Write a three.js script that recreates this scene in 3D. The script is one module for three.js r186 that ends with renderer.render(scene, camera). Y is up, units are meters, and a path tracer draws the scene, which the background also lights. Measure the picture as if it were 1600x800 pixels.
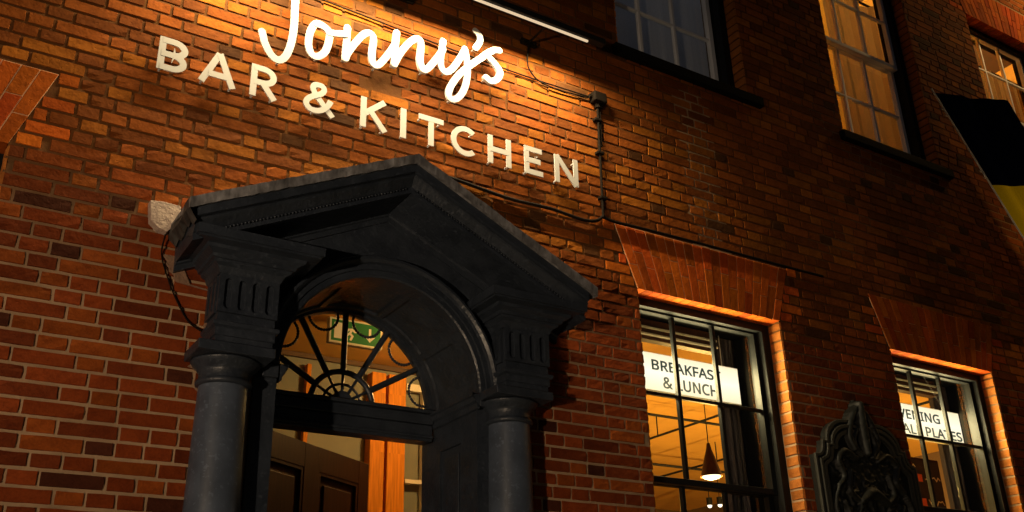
import * as THREE from 'three';
import { mergeGeometries } from 'three/addons/utils/BufferGeometryUtils.js';
import { RoundedBoxGeometry } from 'three/addons/geometries/RoundedBoxGeometry.js';
import { RectAreaLightUniformsLib } from 'three/addons/lights/RectAreaLightUniformsLib.js';

// ---------------------------------------------------------------- camera, sky, moon, exposure
const scene = new THREE.Scene();
const D = Math.PI / 180;
const camera = new THREE.PerspectiveCamera(29.07, 2, 0.05, 400);
camera.rotation.order = 'YXZ';
camera.position.set(-3.4392, -0.6766, 4.0352);
camera.rotation.set(23.964 * D, -32.664 * D, -1.4998 * D);
camera.updateMatrixWorld();
const renderer = new THREE.WebGLRenderer({ antialias: true });
renderer.toneMapping = THREE.LinearToneMapping;
renderer.toneMappingExposure = 1;
renderer.shadowMap.enabled = true;
RectAreaLightUniformsLib.init();
{ // a town's night sky: dim, a little brighter and warmer low down
  const W = 64, H = 32, d = new Float32Array(W * H * 4);
  for (let y = 0; y < H; y++) for (let x = 0; x < W; x++) {
    const el = ((y + 0.5) / H - 0.5) * Math.PI, t = Math.max(0, Math.sin(Math.abs(el)));
    const i = (y * W + x) * 4, lo = el < 0 ? 0.5 : 1;
    d[i] = lo * (0.060 - 0.030 * t); d[i + 1] = lo * (0.055 - 0.024 * t); d[i + 2] = lo * (0.060 - 0.020 * t); d[i + 3] = 1;
  }
  const t = new THREE.DataTexture(d, W, H, THREE.RGBAFormat, THREE.FloatType);
  t.mapping = THREE.EquirectangularReflectionMapping; t.magFilter = THREE.LinearFilter; t.needsUpdate = true;
  scene.background = t; scene.environment = t;
  scene.backgroundIntensity = 0.12; scene.environmentIntensity = 0.12;
}
const moon = new THREE.DirectionalLight(0xcfd8ff, 0.02);
moon.position.set(-14, 22, 18); moon.castShadow = true;
Object.assign(moon.shadow.camera, { left: -9, right: 9, top: 9, bottom: -9, near: 1, far: 60 });
scene.add(moon);

// ---------------------------------------------------------------- helpers
function rngOf(s) { return () => { s = (s + 0x6d2b79f5) | 0; let t = Math.imul(s ^ (s >>> 15), 1 | s); t = (t + Math.imul(t ^ (t >>> 7), 61 | t)) ^ t; return ((t ^ (t >>> 14)) >>> 0) / 4294967296; }; }
const rnd = rngOf(11), rr = (a, b) => a + (b - a) * rnd();
const lerp = (a, b, t) => a + (b - a) * t, clamp = (v, a = 0, b = 1) => Math.min(b, Math.max(a, v)), sstep = (a, b, v) => { const t = clamp((v - a) / (b - a)); return t * t * (3 - 2 * t); };
const hash = (x, y, s = 0) => { let h = Math.imul(x | 0, 374761393) ^ Math.imul(y | 0, 668265263) ^ Math.imul(s | 0, 1274126177); h = Math.imul(h ^ (h >>> 13), 1274126177); return ((h ^ (h >>> 16)) >>> 0) / 4294967296; };
function vnoise(x, y, s = 0, per = 0) {
  const xi = Math.floor(x), yi = Math.floor(y), fx = x - xi, fy = y - yi, u = fx * fx * (3 - 2 * fx), v = fy * fy * (3 - 2 * fy);
  const m = (k) => per ? ((k % per) + per) % per : k;
  const a = hash(m(xi), m(yi), s), b = hash(m(xi + 1), m(yi), s), c = hash(m(xi), m(yi + 1), s), e = hash(m(xi + 1), m(yi + 1), s);
  return lerp(lerp(a, b, u), lerp(c, e, u), v);
}
function fbm(x, y, s = 0, per = 0, oct = 4) { let a = 0, w = 0.5, n = 0; for (let i = 0; i < oct; i++) { a += w * vnoise(x, y, s + i * 17, per); n += w; w *= 0.55; x *= 2; y *= 2; per *= 2; } return a / n; }
function tex(N, f, srgb, metres) { // f(u,v) -> [r,g,b] 0..1
  const d = new Uint8Array(N * N * 4);
  for (let y = 0; y < N; y++) for (let x = 0; x < N; x++) { const c = f(x / N, y / N), i = (y * N + x) * 4; for (let k = 0; k < 3; k++) d[i + k] = clamp(c[k]) * 255; d[i + 3] = 255; }
  const t = new THREE.DataTexture(d, N, N); t.wrapS = t.wrapT = THREE.RepeatWrapping; t.magFilter = THREE.LinearFilter; if (srgb) t.colorSpace = THREE.SRGBColorSpace;
  t.repeat.set(1 / metres, 1 / metres); t.needsUpdate = true; return t;
}
const grey = (v) => [v, v, v];
const origin = new Map();
const counts = {};
function numbered(n) { const k = (counts[n] = (counts[n] ?? -1) + 1); return k ? n + '_' + String(k).padStart(3, '0') : n; }
function prep(g) { if (g.index) g = g.toNonIndexed(); for (const k of Object.keys(g.attributes)) if (!['position', 'normal', 'uv', 'color'].includes(k)) g.deleteAttribute(k); return g; }
function uvBox(g, ox = 0, oy = 0) { // uv in metres, by the face's main direction
  const p = g.attributes.position, n = g.attributes.normal, uv = new Float32Array(p.count * 2);
  for (let i = 0; i < p.count; i += 3) {
    let a = 0, b = 0, c = 0; for (let k = 0; k < 3; k++) { a += Math.abs(n.getX(i + k)); b += Math.abs(n.getY(i + k)); c += Math.abs(n.getZ(i + k)); }
    for (let k = 0; k < 3; k++) {
      const x = p.getX(i + k), y = p.getY(i + k), z = p.getZ(i + k);
      uv[(i + k) * 2] = (a >= b && a >= c ? z : x) + ox; uv[(i + k) * 2 + 1] = (b > a && b > c ? z : y) + oy;
    }
  }
  g.setAttribute('uv', new THREE.BufferAttribute(uv, 2)); return g;
}
function thing(name, label, category, o = [0, 0, 0], group) {
  const t = new THREE.Group(); t.name = numbered(name); t.position.set(...o); t.userData = { label, category };
  if (group) t.userData.group = group;
  scene.add(t); origin.set(t, o); return t;
}
function sub(parent, name, label) { const g = new THREE.Group(); g.name = name; if (label) g.userData.label = label; parent.add(g); origin.set(g, origin.get(parent)); return g; }
function part(parent, name, geos, mat, o = {}) { // geometries in world coordinates
  const gs = (Array.isArray(geos) ? geos : [geos]).map(prep);
  let g = gs.length > 1 ? mergeGeometries(gs) : gs[0];
  if (!o.keepUV) uvBox(g, o.ou || 0, o.ov || 0);
  const og = origin.get(parent) ?? [0, 0, 0]; g.translate(-og[0], -og[1], -og[2]);
  const m = new THREE.Mesh(g, mat); m.name = name; m.castShadow = m.receiveShadow = true;
  if (o.label) m.userData.label = o.label; if (o.kind) m.userData.kind = o.kind;
  parent.add(m); origin.set(m, og); return m;
}
function structure(name, geo, mat) { const m = new THREE.Mesh(uvBox(prep(geo)), mat); m.name = name; m.userData.kind = 'structure'; m.receiveShadow = m.castShadow = true; scene.add(m); return m; }
const bx = (x0, x1, y0, y1, z0, z1, r = 0) => {
  const w = x1 - x0, h = y1 - y0, d = z1 - z0;
  const g = r ? new RoundedBoxGeometry(w, h, d, 1, Math.min(r, w / 2.1, h / 2.1, d / 2.1)) : new THREE.BoxGeometry(w, h, d);
  return g.translate((x0 + x1) / 2, (y0 + y1) / 2, (z0 + z1) / 2);
};
const V = (x, y, z) => new THREE.Vector3(x, y, z);
function tube(pts, r, seg = 40, rs = 8, straight = false) {
  const vs = pts.map((p) => V(...p));
  const path = straight ? (() => { const c = new THREE.CurvePath(); for (let i = 1; i < vs.length; i++) c.add(new THREE.LineCurve3(vs[i - 1], vs[i])); return c; })() : new THREE.CatmullRomCurve3(vs, false, 'centripetal');
  return new THREE.TubeGeometry(path, seg, r, rs, false);
}
function rod(a, b, r, rs = 10, r2 = r) {
  const A = V(...a), B = V(...b), g = new THREE.CylinderGeometry(r2, r, A.distanceTo(B), rs);
  g.applyQuaternion(new THREE.Quaternion().setFromUnitVectors(V(0, 1, 0), B.clone().sub(A).normalize())); const m = A.add(B).multiplyScalar(0.5);
  return g.translate(m.x, m.y, m.z);
}
function quads(list) { // list of [a,b,c,d] points -> flat shaded geometry
  const p = []; for (const [a, b, c, d] of list) { p.push(...a, ...b, ...c); if (d) p.push(...a, ...c, ...d); }
  const g = new THREE.BufferGeometry(); g.setAttribute('position', new THREE.Float32BufferAttribute(p, 3)); g.computeVertexNormals();
  g.setAttribute('uv', new THREE.Float32BufferAttribute(new Float32Array(p.length / 3 * 2), 2)); return g;
}
function mouldU(x0, x1, zb, zf, prof) { // profile [offset out, y] carried round left side, front and right side, mitred; closed top and bottom
  const q = [], path = ([o, y]) => [[x0 - o, y, zb], [x0 - o, y, zf + o], [x1 + o, y, zf + o], [x1 + o, y, zb]];
  for (let i = 1; i < prof.length; i++) { const a = path(prof[i - 1]), b = path(prof[i]); for (let k = 0; k < 3; k++) q.push([a[k], a[k + 1], b[k + 1], b[k]]); }
  const t = path(prof[prof.length - 1]), u = path(prof[0]); q.push(t, [u[3], u[2], u[1], u[0]]);
  return quads(q);
}
function arcSweep(cx, cy, prof, a0, a1, n) { // profile [r, z]
  const q = [], at = ([r, z], a) => [cx + r * Math.cos(a), cy + r * Math.sin(a), z];
  for (let k = 0; k < n; k++) { const a = lerp(a0, a1, k / n), b = lerp(a0, a1, (k + 1) / n); for (let i = 1; i < prof.length; i++) q.push([at(prof[i - 1], a), at(prof[i - 1], b), at(prof[i], b), at(prof[i], a)]); }
  return quads(q);
}
const lathe = (prof, x, z, seg = 44) => new THREE.LatheGeometry(prof.map(([r, y]) => new THREE.Vector2(r, y)), seg).translate(x, 0, z);
function shapeOf(pts, holes = []) { const s = new THREE.Shape(pts.map((p) => new THREE.Vector2(...p))); for (const h of holes) s.holes.push(new THREE.Path(h.map((p) => new THREE.Vector2(...p)))); return s; }
const extr = (shape, depth, z0 = 0, bevel = 0, cs = 12) => new THREE.ExtrudeGeometry(shape, { depth: depth - 2 * bevel, curveSegments: cs, bevelEnabled: bevel > 0, bevelSize: bevel, bevelThickness: bevel, bevelOffset: -bevel, bevelSegments: 2 }).translate(0, 0, z0 + bevel);

// ---------------------------------------------------------------- materials
const C = (r, g, b) => new THREE.Color().setRGB(r, g, b);
const brickTex = tex(512, (u, v) => { const n = fbm(u * 12, v * 12, 3, 12, 5), f = fbm(u * 90, v * 90, 8, 90, 2), sp = vnoise(u * 70, v * 70, 5, 70); const k = 0.62 + 0.5 * n + 0.32 * (f - 0.5); const lime = sp > 0.95 ? 0.05 : 0; return [k + lime, k * (0.96 + 0.1 * n) + lime, k + lime]; }, false, 0.55);
const brickBump = tex(512, (u, v) => { const n = fbm(u * 26, v * 26, 4, 26, 5), pit = vnoise(u * 60, v * 60, 9, 60); return grey(clamp(n - (pit > 0.86 ? (pit - 0.86) * 4 : 0))); }, false, 0.5);
const paintTex = tex(512, (u, v) => { const n = fbm(u * 8, v * 8, 21, 8, 5), sp = fbm(u * 60, v * 60, 22, 60, 3), dust = sp > 0.70 ? (sp - 0.70) * 6 : 0; return grey(clamp(0.42 + 0.54 * n + dust)); }, false, 0.7);
const paintBump = tex(512, (u, v) => grey(fbm(u * 40, v * 40, 31, 40, 4)), false, 0.6);
const leadTex = tex(256, (u, v) => { const n = fbm(u * 9, v * 9, 41, 9, 5), s = fbm(u * 40, v * 10, 43, 40, 3); return grey(clamp(0.25 + 0.9 * n * n + 0.5 * (s - 0.45))); }, false, 0.5);
const woodTex = tex(256, (u, v) => { const g = fbm(u * 40, v * 3, 51, 40, 4), k = 0.62 + 0.5 * (g - 0.3); return [k, k * 0.97, k * 0.92]; }, false, 0.4);
const plasterTex = tex(256, (u, v) => { const k = 0.82 + 0.22 * fbm(u * 6, v * 6, 61, 6, 5); return grey(k); }, false, 1.5);
const clothTex = tex(256, (u, v) => { const k = 0.75 + 0.15 * vnoise(u * 120, v * 30, 71, 0) + 0.15 * vnoise(u * 30, v * 120, 72, 0); return grey(k); }, false, 0.2);

const M = {
  brick: new THREE.MeshPhysicalMaterial({ vertexColors: true, map: brickTex, bumpMap: brickBump, bumpScale: 0.002, roughness: 0.9, specularIntensity: 0.12 }),
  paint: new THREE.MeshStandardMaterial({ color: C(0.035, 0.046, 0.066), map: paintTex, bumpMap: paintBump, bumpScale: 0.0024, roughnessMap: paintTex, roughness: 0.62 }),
  paintColumnLit: new THREE.MeshStandardMaterial({ color: C(0.096, 0.124, 0.178), map: paintTex, bumpMap: paintBump, bumpScale: 0.0006, roughness: 0.40 }),  // same paint, smoother, its colour raised to carry the light on the columns
  lead: new THREE.MeshStandardMaterial({ color: C(0.40, 0.40, 0.42), map: leadTex, bumpMap: leadTex, bumpScale: 0.004, roughness: 0.62, metalness: 0.15 }),
  darkLead: new THREE.MeshStandardMaterial({ color: C(0.07, 0.068, 0.066), map: leadTex, bumpMap: leadTex, bumpScale: 0.004, roughness: 0.6 }),
  dust: new THREE.MeshStandardMaterial({ color: C(0.26, 0.15, 0.095), map: brickTex, bumpMap: brickBump, bumpScale: 0.006, roughness: 0.95 }),
  stone: new THREE.MeshStandardMaterial({ color: C(0.50, 0.38, 0.31), map: brickTex, bumpMap: brickBump, bumpScale: 0.004, roughness: 0.9 }),
  black: new THREE.MeshPhysicalMaterial({ color: C(0.010, 0.011, 0.012), bumpMap: paintBump, bumpScale: 0.001, roughness: 0.5, specularIntensity: 0.28 }),
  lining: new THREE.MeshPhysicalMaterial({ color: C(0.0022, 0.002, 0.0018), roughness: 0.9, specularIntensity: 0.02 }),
  slat: new THREE.MeshStandardMaterial({ color: C(0.24, 0.19, 0.12), roughness: 0.7 }),
  sillPaint: new THREE.MeshPhysicalMaterial({ color: C(0.006, 0.006, 0.006), bumpMap: paintBump, bumpScale: 0.002, roughness: 0.8, specularIntensity: 0.08 }),
  rubber: new THREE.MeshPhysicalMaterial({ color: C(0.011, 0.008, 0.006), roughness: 0.75, specularIntensity: 0.06 }),
  greyFrame: new THREE.MeshStandardMaterial({ color: C(0.78, 0.80, 0.82), map: plasterTex, roughness: 0.55 }),
  letter: new THREE.MeshStandardMaterial({ color: C(0.50, 0.49, 0.475), roughness: 0.45 }),
  glass: new THREE.MeshPhysicalMaterial({ color: C(0.96, 0.97, 0.96), transmission: 1, thickness: 0, roughness: 0, ior: 1.5 }),
  oak: new THREE.MeshPhysicalMaterial({ color: C(0.85, 0.30, 0.02), map: woodTex, roughness: 0.6, specularIntensity: 0.25 }),
  doorWood: new THREE.MeshPhysicalMaterial({ color: C(0.046, 0.015, 0.005), map: woodTex, roughness: 0.5, specularIntensity: 0.25 }),
  cream: new THREE.MeshStandardMaterial({ color: C(0.75, 0.68, 0.52), map: plasterTex, roughness: 0.8 }),
  olive: new THREE.MeshStandardMaterial({ color: C(0.22, 0.22, 0.165), map: plasterTex, roughness: 0.85 }),
  ochre: new THREE.MeshStandardMaterial({ color: C(0.80, 0.42, 0.07), map: plasterTex, roughness: 0.85 }),
  darkWall: new THREE.MeshStandardMaterial({ color: C(0.12, 0.07, 0.035), map: plasterTex, roughness: 0.85 }),
  curtainGrey: new THREE.MeshPhysicalMaterial({ color: C(0.66, 0.70, 0.78), map: clothTex, roughness: 1, transmission: 0.45, thickness: 0 }),
  curtainBrown: new THREE.MeshStandardMaterial({ color: C(0.036, 0.026, 0.027), map: clothTex, roughness: 0.95 }),
  curtainGold: new THREE.MeshPhysicalMaterial({ color: C(0.90, 0.56, 0.10), map: clothTex, roughness: 1, transmission: 0.6, thickness: 0 }),
  blindTan: new THREE.MeshPhysicalMaterial({ color: C(0.40, 0.27, 0.12), map: clothTex, roughness: 1, transmission: 0.32, thickness: 0 }),
  ground: new THREE.MeshStandardMaterial({ color: C(0.06, 0.058, 0.055), map: plasterTex, roughness: 0.9 }),
  paving: new THREE.MeshStandardMaterial({ color: C(0.16, 0.15, 0.14), map: plasterTex, bumpMap: brickBump, bumpScale: 0.003, roughness: 0.9 }),
  steel: new THREE.MeshStandardMaterial({ color: C(0.5, 0.5, 0.5), metalness: 0.8, roughness: 0.35 }),
};
const PAINT = C(0.052, 0.060, 0.076);
const lamp = (c, k) => new THREE.MeshStandardMaterial({ color: 0x000000, emissive: C(...c), emissiveIntensity: k, roughness: 0.6 });

// ---------------------------------------------------------------- layout (metres; wall face at z = 0, y = 0 at a bed joint)
const G = -2.28, XC = -1.59, COURSE = 0.0655, J = 0.0082;
const OW = 1.137; // width of the window openings
const winLow = [{ x0: -4.42, y0: -0.66, y1: 1.432 }, { x0: 0, y0: -0.66, y1: 1.432 }, { x0: 2.195, y0: -0.66, y1: 1.415 }];
const winUp = [{ x0: 0, y0: 3.105, y1: 5.09 }, { x0: 2.125, y0: 3.105, y1: 5.09 }, { x0: 4.24, y0: 3.105, y1: 5.03 }];
const openings = [...winLow, ...winUp];
const WX0 = -4.75, WX1 = 6.6, WY0 = -1.4, WY1 = 6.2;

structure('ground', bx(-150, 150, G - 0.3, G - 0.12, -150, 150), M.ground);
structure('pavement', bx(-40, 40, G - 0.119, G, -0.5, 3.0), M.paving);

// ---------------------------------------------------------------- the brick building
const bld = thing('brick_building', 'old red brick building front with sash windows on two floors', 'building', [0, G, 0]);
// patches where the pointing is pale and full rather than dark and worn
function pale(x, y) {
  const right = 0.45 * sstep(1.3, 2.2, x) * sstep(0.42, 0.6, fbm(x * 0.8, y * 2.5, 91));
  const low = sstep(1.55, 0.75, y + 0.25 * (fbm(x * 1.3, y * 1.3, 77) - 0.5)) * lerp(1, 0.35, sstep(1.2, 2.2, x));
  const i = Math.floor(y / COURSE), j = 0.5 + 0.1 * hash(i >> 1, 3);
  const strip = y > 1.75 && y < 2.95 && Math.abs(x - (0.62 - 0.04 * (y - 2))) < 0.10 + 0.06 * ((i >> 1) & 1) ? 0.9 * j + 0.25 : 0;
  return clamp(Math.max(low, strip, right) * (0.75 + 0.5 * fbm(x * 3, y * 3, 79)));
}
{ // mortar core of the wall, its openings cut through
  const rect = (x0, x1, y0, y1) => [[x0, y0], [x0, y1], [x1, y1], [x1, y0]];
  const holes = openings.map((w) => rect(w.x0, w.x0 + OW, w.y0, w.y1 + 0.04));
  holes.push(rect(XC - 0.52, XC + 0.52, G + 0.02, 1.19));
  const g = extr(shapeOf(rect(WX0, WX1, G, 7.2), holes), 0.231, -0.238);
  const N = 1024, t = (() => { const d = new Uint8Array(N * N * 4), w = WX1 - WX0, h = 7.2 - G;
    for (let y = 0; y < N; y++) for (let x = 0; x < N; x++) { const X = WX0 + x / N * w, Y = G + y / N * h, p = pale(X, Y), n = 0.7 + 0.6 * fbm(X * 9, Y * 9, 81), i = (y * N + x) * 4;
      const c = [lerp(0.12, 0.39, p) * n, lerp(0.050, 0.265, p) * n, lerp(0.017, 0.16, p) * n]; for (let k = 0; k < 3; k++) d[i + k] = clamp(c[k]) * 255; d[i + 3] = 255; }
    const T = new THREE.DataTexture(d, N, N); T.magFilter = THREE.LinearFilter; T.wrapS = T.wrapT = THREE.RepeatWrapping; T.repeat.set(1 / w, 1 / h); T.offset.set(-WX0 / w, -G / h); T.needsUpdate = true; return T; })();
  part(bld, 'mortar_wall', g, new THREE.MeshPhysicalMaterial({ map: t, bumpMap: brickBump, bumpScale: 0.002, roughness: 0.95, specularIntensity: 0.1 }));
}
// one brick as a worn cap: its outer ring sinks into the joint, its face is uneven
function brickCap(w, h, proud, rough, col, ou, ov, sink = 0.02) {
  const nx = w > 0.16 ? 4 : 2, e = 0.0025 + 0.002 * rough;
  const xs = [0, e]; for (let i = 1; i < nx; i++) xs.push(w * i / nx); xs.push(w - e, w);
  const ys = [0, e, h / 2, h - e, h], P = [], tx = rr(-0.008, 0.008) * rough, ty = rr(-0.018, 0.018) * rough;
  for (let j = 0; j < ys.length; j++) { P.push([]); for (let i = 0; i < xs.length; i++) {
    const edge = i === 0 || j === 0 || i === xs.length - 1 || j === ys.length - 1, wob = rr(-1, 1) * 0.0022 * rough;
    const corner = (i <= 1 || i >= xs.length - 2) && (j <= 1 || j >= ys.length - 2);
    P[j].push([xs[i] - w / 2 + (i > 0 && i < xs.length - 1 ? rr(-1, 1) * 0.0015 : wob * 0.7), ys[j] - h / 2 + (j === 0 || j === ys.length - 1 ? wob : rr(-1, 1) * 0.0015 * rough),
      edge ? -sink : proud + tx * (xs[i] - w / 2) + ty * (ys[j] - h / 2) + rr(-1, 1) * 0.0012 * rough - (corner && rnd() < 0.22 * rough ? 0.004 : 0)]);
  } }
  const p = [], uv = [], c = [];
  const put = (v) => { p.push(...v); uv.push(v[0] + ou, v[1] + ov); c.push(...col); };
  for (let j = 0; j < ys.length - 1; j++) for (let i = 0; i < xs.length - 1; i++) { const a = P[j][i], b = P[j][i + 1], d = P[j + 1][i + 1], f = P[j + 1][i]; [a, b, d, a, d, f].forEach(put); }
  const g = new THREE.BufferGeometry(); g.setAttribute('position', new THREE.Float32BufferAttribute(p, 3)); g.setAttribute('uv', new THREE.Float32BufferAttribute(uv, 2)); g.setAttribute('color', new THREE.Float32BufferAttribute(c, 3));
  g.computeVertexNormals(); return g;
}
function brickColour(x, y, rub) {
  if (rub) { const k = rr(0.58, 1.15); return [0.50 * k, 0.095 * k * rr(0.75, 1.25), 0.010 * k]; }
  const t = rnd(), k = rr(0.72, 1.15);
  let c = t < 0.45 ? [0.31, 0.060, 0.014] : t < 0.66 ? [0.37, 0.085, 0.015] : t < 0.955 ? [0.215, 0.044, 0.013] : [0.105, 0.030, 0.015];
  const up = sstep(1.1, 1.7, y); // older, browner bricks above the door head
  c = [lerp(c[0], c[0] * 0.92, up), lerp(c[1], c[1] * 1.24, up), lerp(c[2], c[2] * 0.8, up)];
  const soot = 1 - 0.34 * sstep(0.46, 0.70, fbm(x * 0.8, y * 0.8, 83)) - 0.22 * sstep(0.5, 0.7, fbm(x * 5, y * 1.2, 87)) * sstep(1.4, 2.6, y);
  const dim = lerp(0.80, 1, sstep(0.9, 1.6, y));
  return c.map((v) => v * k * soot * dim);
}
const toPixel = (x, y, z = 0) => { const v = V(x, y, z).project(camera); return [(v.x + 1) * 800, (1 - v.y) * 400]; };
// flat arches over the windows: half width at height y
const archH = 0.385, archSkew = 0.135;
const arches = [...winLow, ...winUp].map((w) => ({ ...w, top: w.y1 + archH }));
const bricks = [];
function addBrick(x0, x1, y, course, rub) {
  const w = x1 - x0 - J; if (w < 0.03) return;
  const cx = (x0 + x1) / 2, cy = y + COURSE / 2;
  const rough = lerp(0.65, 0.62, sstep(0.9, 1.7, cy)) * lerp(1, 0.35, sstep(0.4, 1.4, cx)) * (rub ? 0.5 : 1);
  bricks.push({ x: cx, y: cy, w, h: COURSE - J + rr(-0.002, 0.002), rough, rub, proud: rr(-0.0015, 0.002) * rough - 0.0028 * sstep(0.9, 1.6, cy) });
}
for (let n = Math.floor(WY0 / COURSE); n < WY1 / COURSE; n++) {
  const y = n * COURSE, ym = y + COURSE / 2;
  const cuts = []; // closed intervals where other masonry stands
  const rubs = [];
  for (const a of arches) {
    if (ym > a.y0 && ym < a.y1) cuts.push([a.x0, a.x0 + OW]);
    if (ym >= a.y1 && ym < a.top) {
      const s = archSkew * (ym - a.y1) / archH; cuts.push([a.x0 - s - 0.004, a.x0 + OW + s + 0.004]);
      const tooth = 0.075 + 0.112 * (n & 1) * (hash(n, 5) > 0.2 ? 1 : 0.4);
      const out = Math.max(s + 0.035, Math.min(0.225, tooth + 0.05));
      rubs.push([a.x0 - out, a.x0 - s - 0.004], [a.x0 + OW + s + 0.004, a.x0 + OW + out]);
    }
  }
  if (ym < 1.15) cuts.push([XC - 0.7, XC + 0.7]);
  for (const [a, b] of rubs) { cuts.push([a, b]); if (b - a > 0.2) { const m = a + (b - a) * rr(0.4, 0.6); addBrick(a, m, y, n, true); addBrick(m, b, y, n, true); } else addBrick(a, b, y, n, true); }
  const S = 0.2306, Hd = 0.1134; let x = WX0 + ((n & 1) ? 0.172 : 0) + hash(n, 9) * 0.03, header = hash(n, 2) > 0.5, prev = WX0;
  const seq = [[WX0, x]];
  while (x < WX1) { let w = header ? Hd : S; w += rr(-0.006, 0.006); seq.push([x, Math.min(x + w, WX1)]); x += w; header = header ? rnd() < 0.5 : rnd() > 0.04; }
  for (let [a, b] of seq) { // clip against the cuts
    let pieces = [[a, b]];
    for (const [c, d] of cuts) pieces = pieces.flatMap(([p, q]) => (q <= c || p >= d ? [[p, q]] : [...(p < c ? [[p, c]] : []), ...(q > d ? [[d, q]] : [])]));
    for (const [p, q] of pieces) addBrick(p, q, y, n, false);
  }
}
{
  for (const b of bricks) {
    const [px, py] = toPixel(b.x, b.y), [qx, qy] = toPixel(b.x + b.w / 2, b.y), [rx, ry] = toPixel(b.x, b.y + b.h / 2);
    const hid = (b.y < 1.1 && Math.abs(b.x - XC) < 0.85) || (Math.abs(b.x - XC) < 1.1 && b.y < 1.75 - 0.477 * Math.abs(b.x - XC + 0.1) - 0.25 && b.y > 0.9);
    b.area = px > 0 && px < 1600 && py > 0 && py < 800 && !hid ? Math.abs((qx - px) * (ry - py)) + Math.abs((qy - py) * (rx - px)) : 0;
    if (Math.hypot(b.x + 1.643, b.y - 2.27) < 0.06) b.proud = -0.012;
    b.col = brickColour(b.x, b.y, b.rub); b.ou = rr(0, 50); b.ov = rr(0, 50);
  }
  bricks.sort((a, b) => b.area - a.area);
  const rest = [];
  bricks.forEach((b, i) => {
    const g = brickCap(b.w, b.h, b.proud, b.rough, b.col, b.ou, b.ov);
    if (i < 300) { const m = part(bld, 'brick', g, M.brick, { keepUV: true }); m.geometry.translate(0, -G * -1, 0); m.position.set(b.x, b.y - G, 0); }
    else rest.push(g.translate(b.x, b.y, 0));
  });
  part(bld, 'brickwork', rest, M.brick, { keepUV: true, kind: 'stuff' });
}
// a rubbed brick of a flat arch, with the joint open on every side
function voussoir(x0a, x1a, x0b, x1b, y0, y1, z0, z1, col) {
  const j = 0.0026, b = 0.002, f = (x0, x1, y, z) => [[x0, y, z], [x1, y, z]];
  const A = f(x0a + j, x1a - j, y0 + j, z1 - b), B = f(x0b + j, x1b - j, y1 - j, z1 - b), A2 = f(x0a + j + b, x1a - j - b, y0 + j, z1), B2 = f(x0b + j + b, x1b - j - b, y1 - j - b, z1);
  const E = f(x0a + j, x1a - j, y0 + j, z0), F = f(x0b + j, x1b - j, y1 - j, z0);
  const g = quads([[A2[0], A2[1], B2[1], B2[0]], [A[0], A2[0], B2[0], B[0]], [A2[1], A[1], B[1], B2[1]], [B2[0], B2[1], B[1], B[0]], [A[0], A[1], A2[1], A2[0]], [E[0], A[0], B[0], F[0]], [A[1], E[1], F[1], B[1]], [E[0], E[1], A[1], A[0]], [B[0], B[1], F[1], F[0]]]);
  uvBox(g, rr(0, 9), rr(0, 9)); const c = []; for (let i = 0; i < g.attributes.position.count; i++) c.push(...col); g.setAttribute('color', new THREE.Float32BufferAttribute(c, 3)); return g;
}
arches.forEach((a, k) => {
  const arch = sub(bld, 'flat_arch'), N = 19;
  for (let i = 0; i < N; i++) {
    const at = (t, y) => { const s = archSkew * (y - a.y1) / archH; return a.x0 - s + (OW + 2 * s) * t; };
    const split = a.y1 + (i & 1 ? 0.235 : 0.15), t0 = i / N, t1 = (i + 1) / N, dz = rr(-0.0015, 0.0015);
    for (const [u, v] of [[a.y1, split], [split, a.top]]) { const c = brickColour(0, 0, true);
      part(arch, 'voussoir', voussoir(at(t0, u), at(t1, u), at(t0, v), at(t1, v), u, v, -0.105, 0.001 + dz, c), M.brick, { keepUV: true }); }
  }
  // lime putty bed behind the arch bricks
  part(arch, 'putty_joints', extr(shapeOf([[a.x0, a.y1 + 0.008], [a.x0 + OW, a.y1 + 0.008], [a.x0 + OW + archSkew, a.top], [a.x0 - archSkew, a.top]]), 0.101, -0.104), new THREE.MeshStandardMaterial({ color: C(0.62, 0.36, 0.19), roughness: 0.95 }));
});

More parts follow.
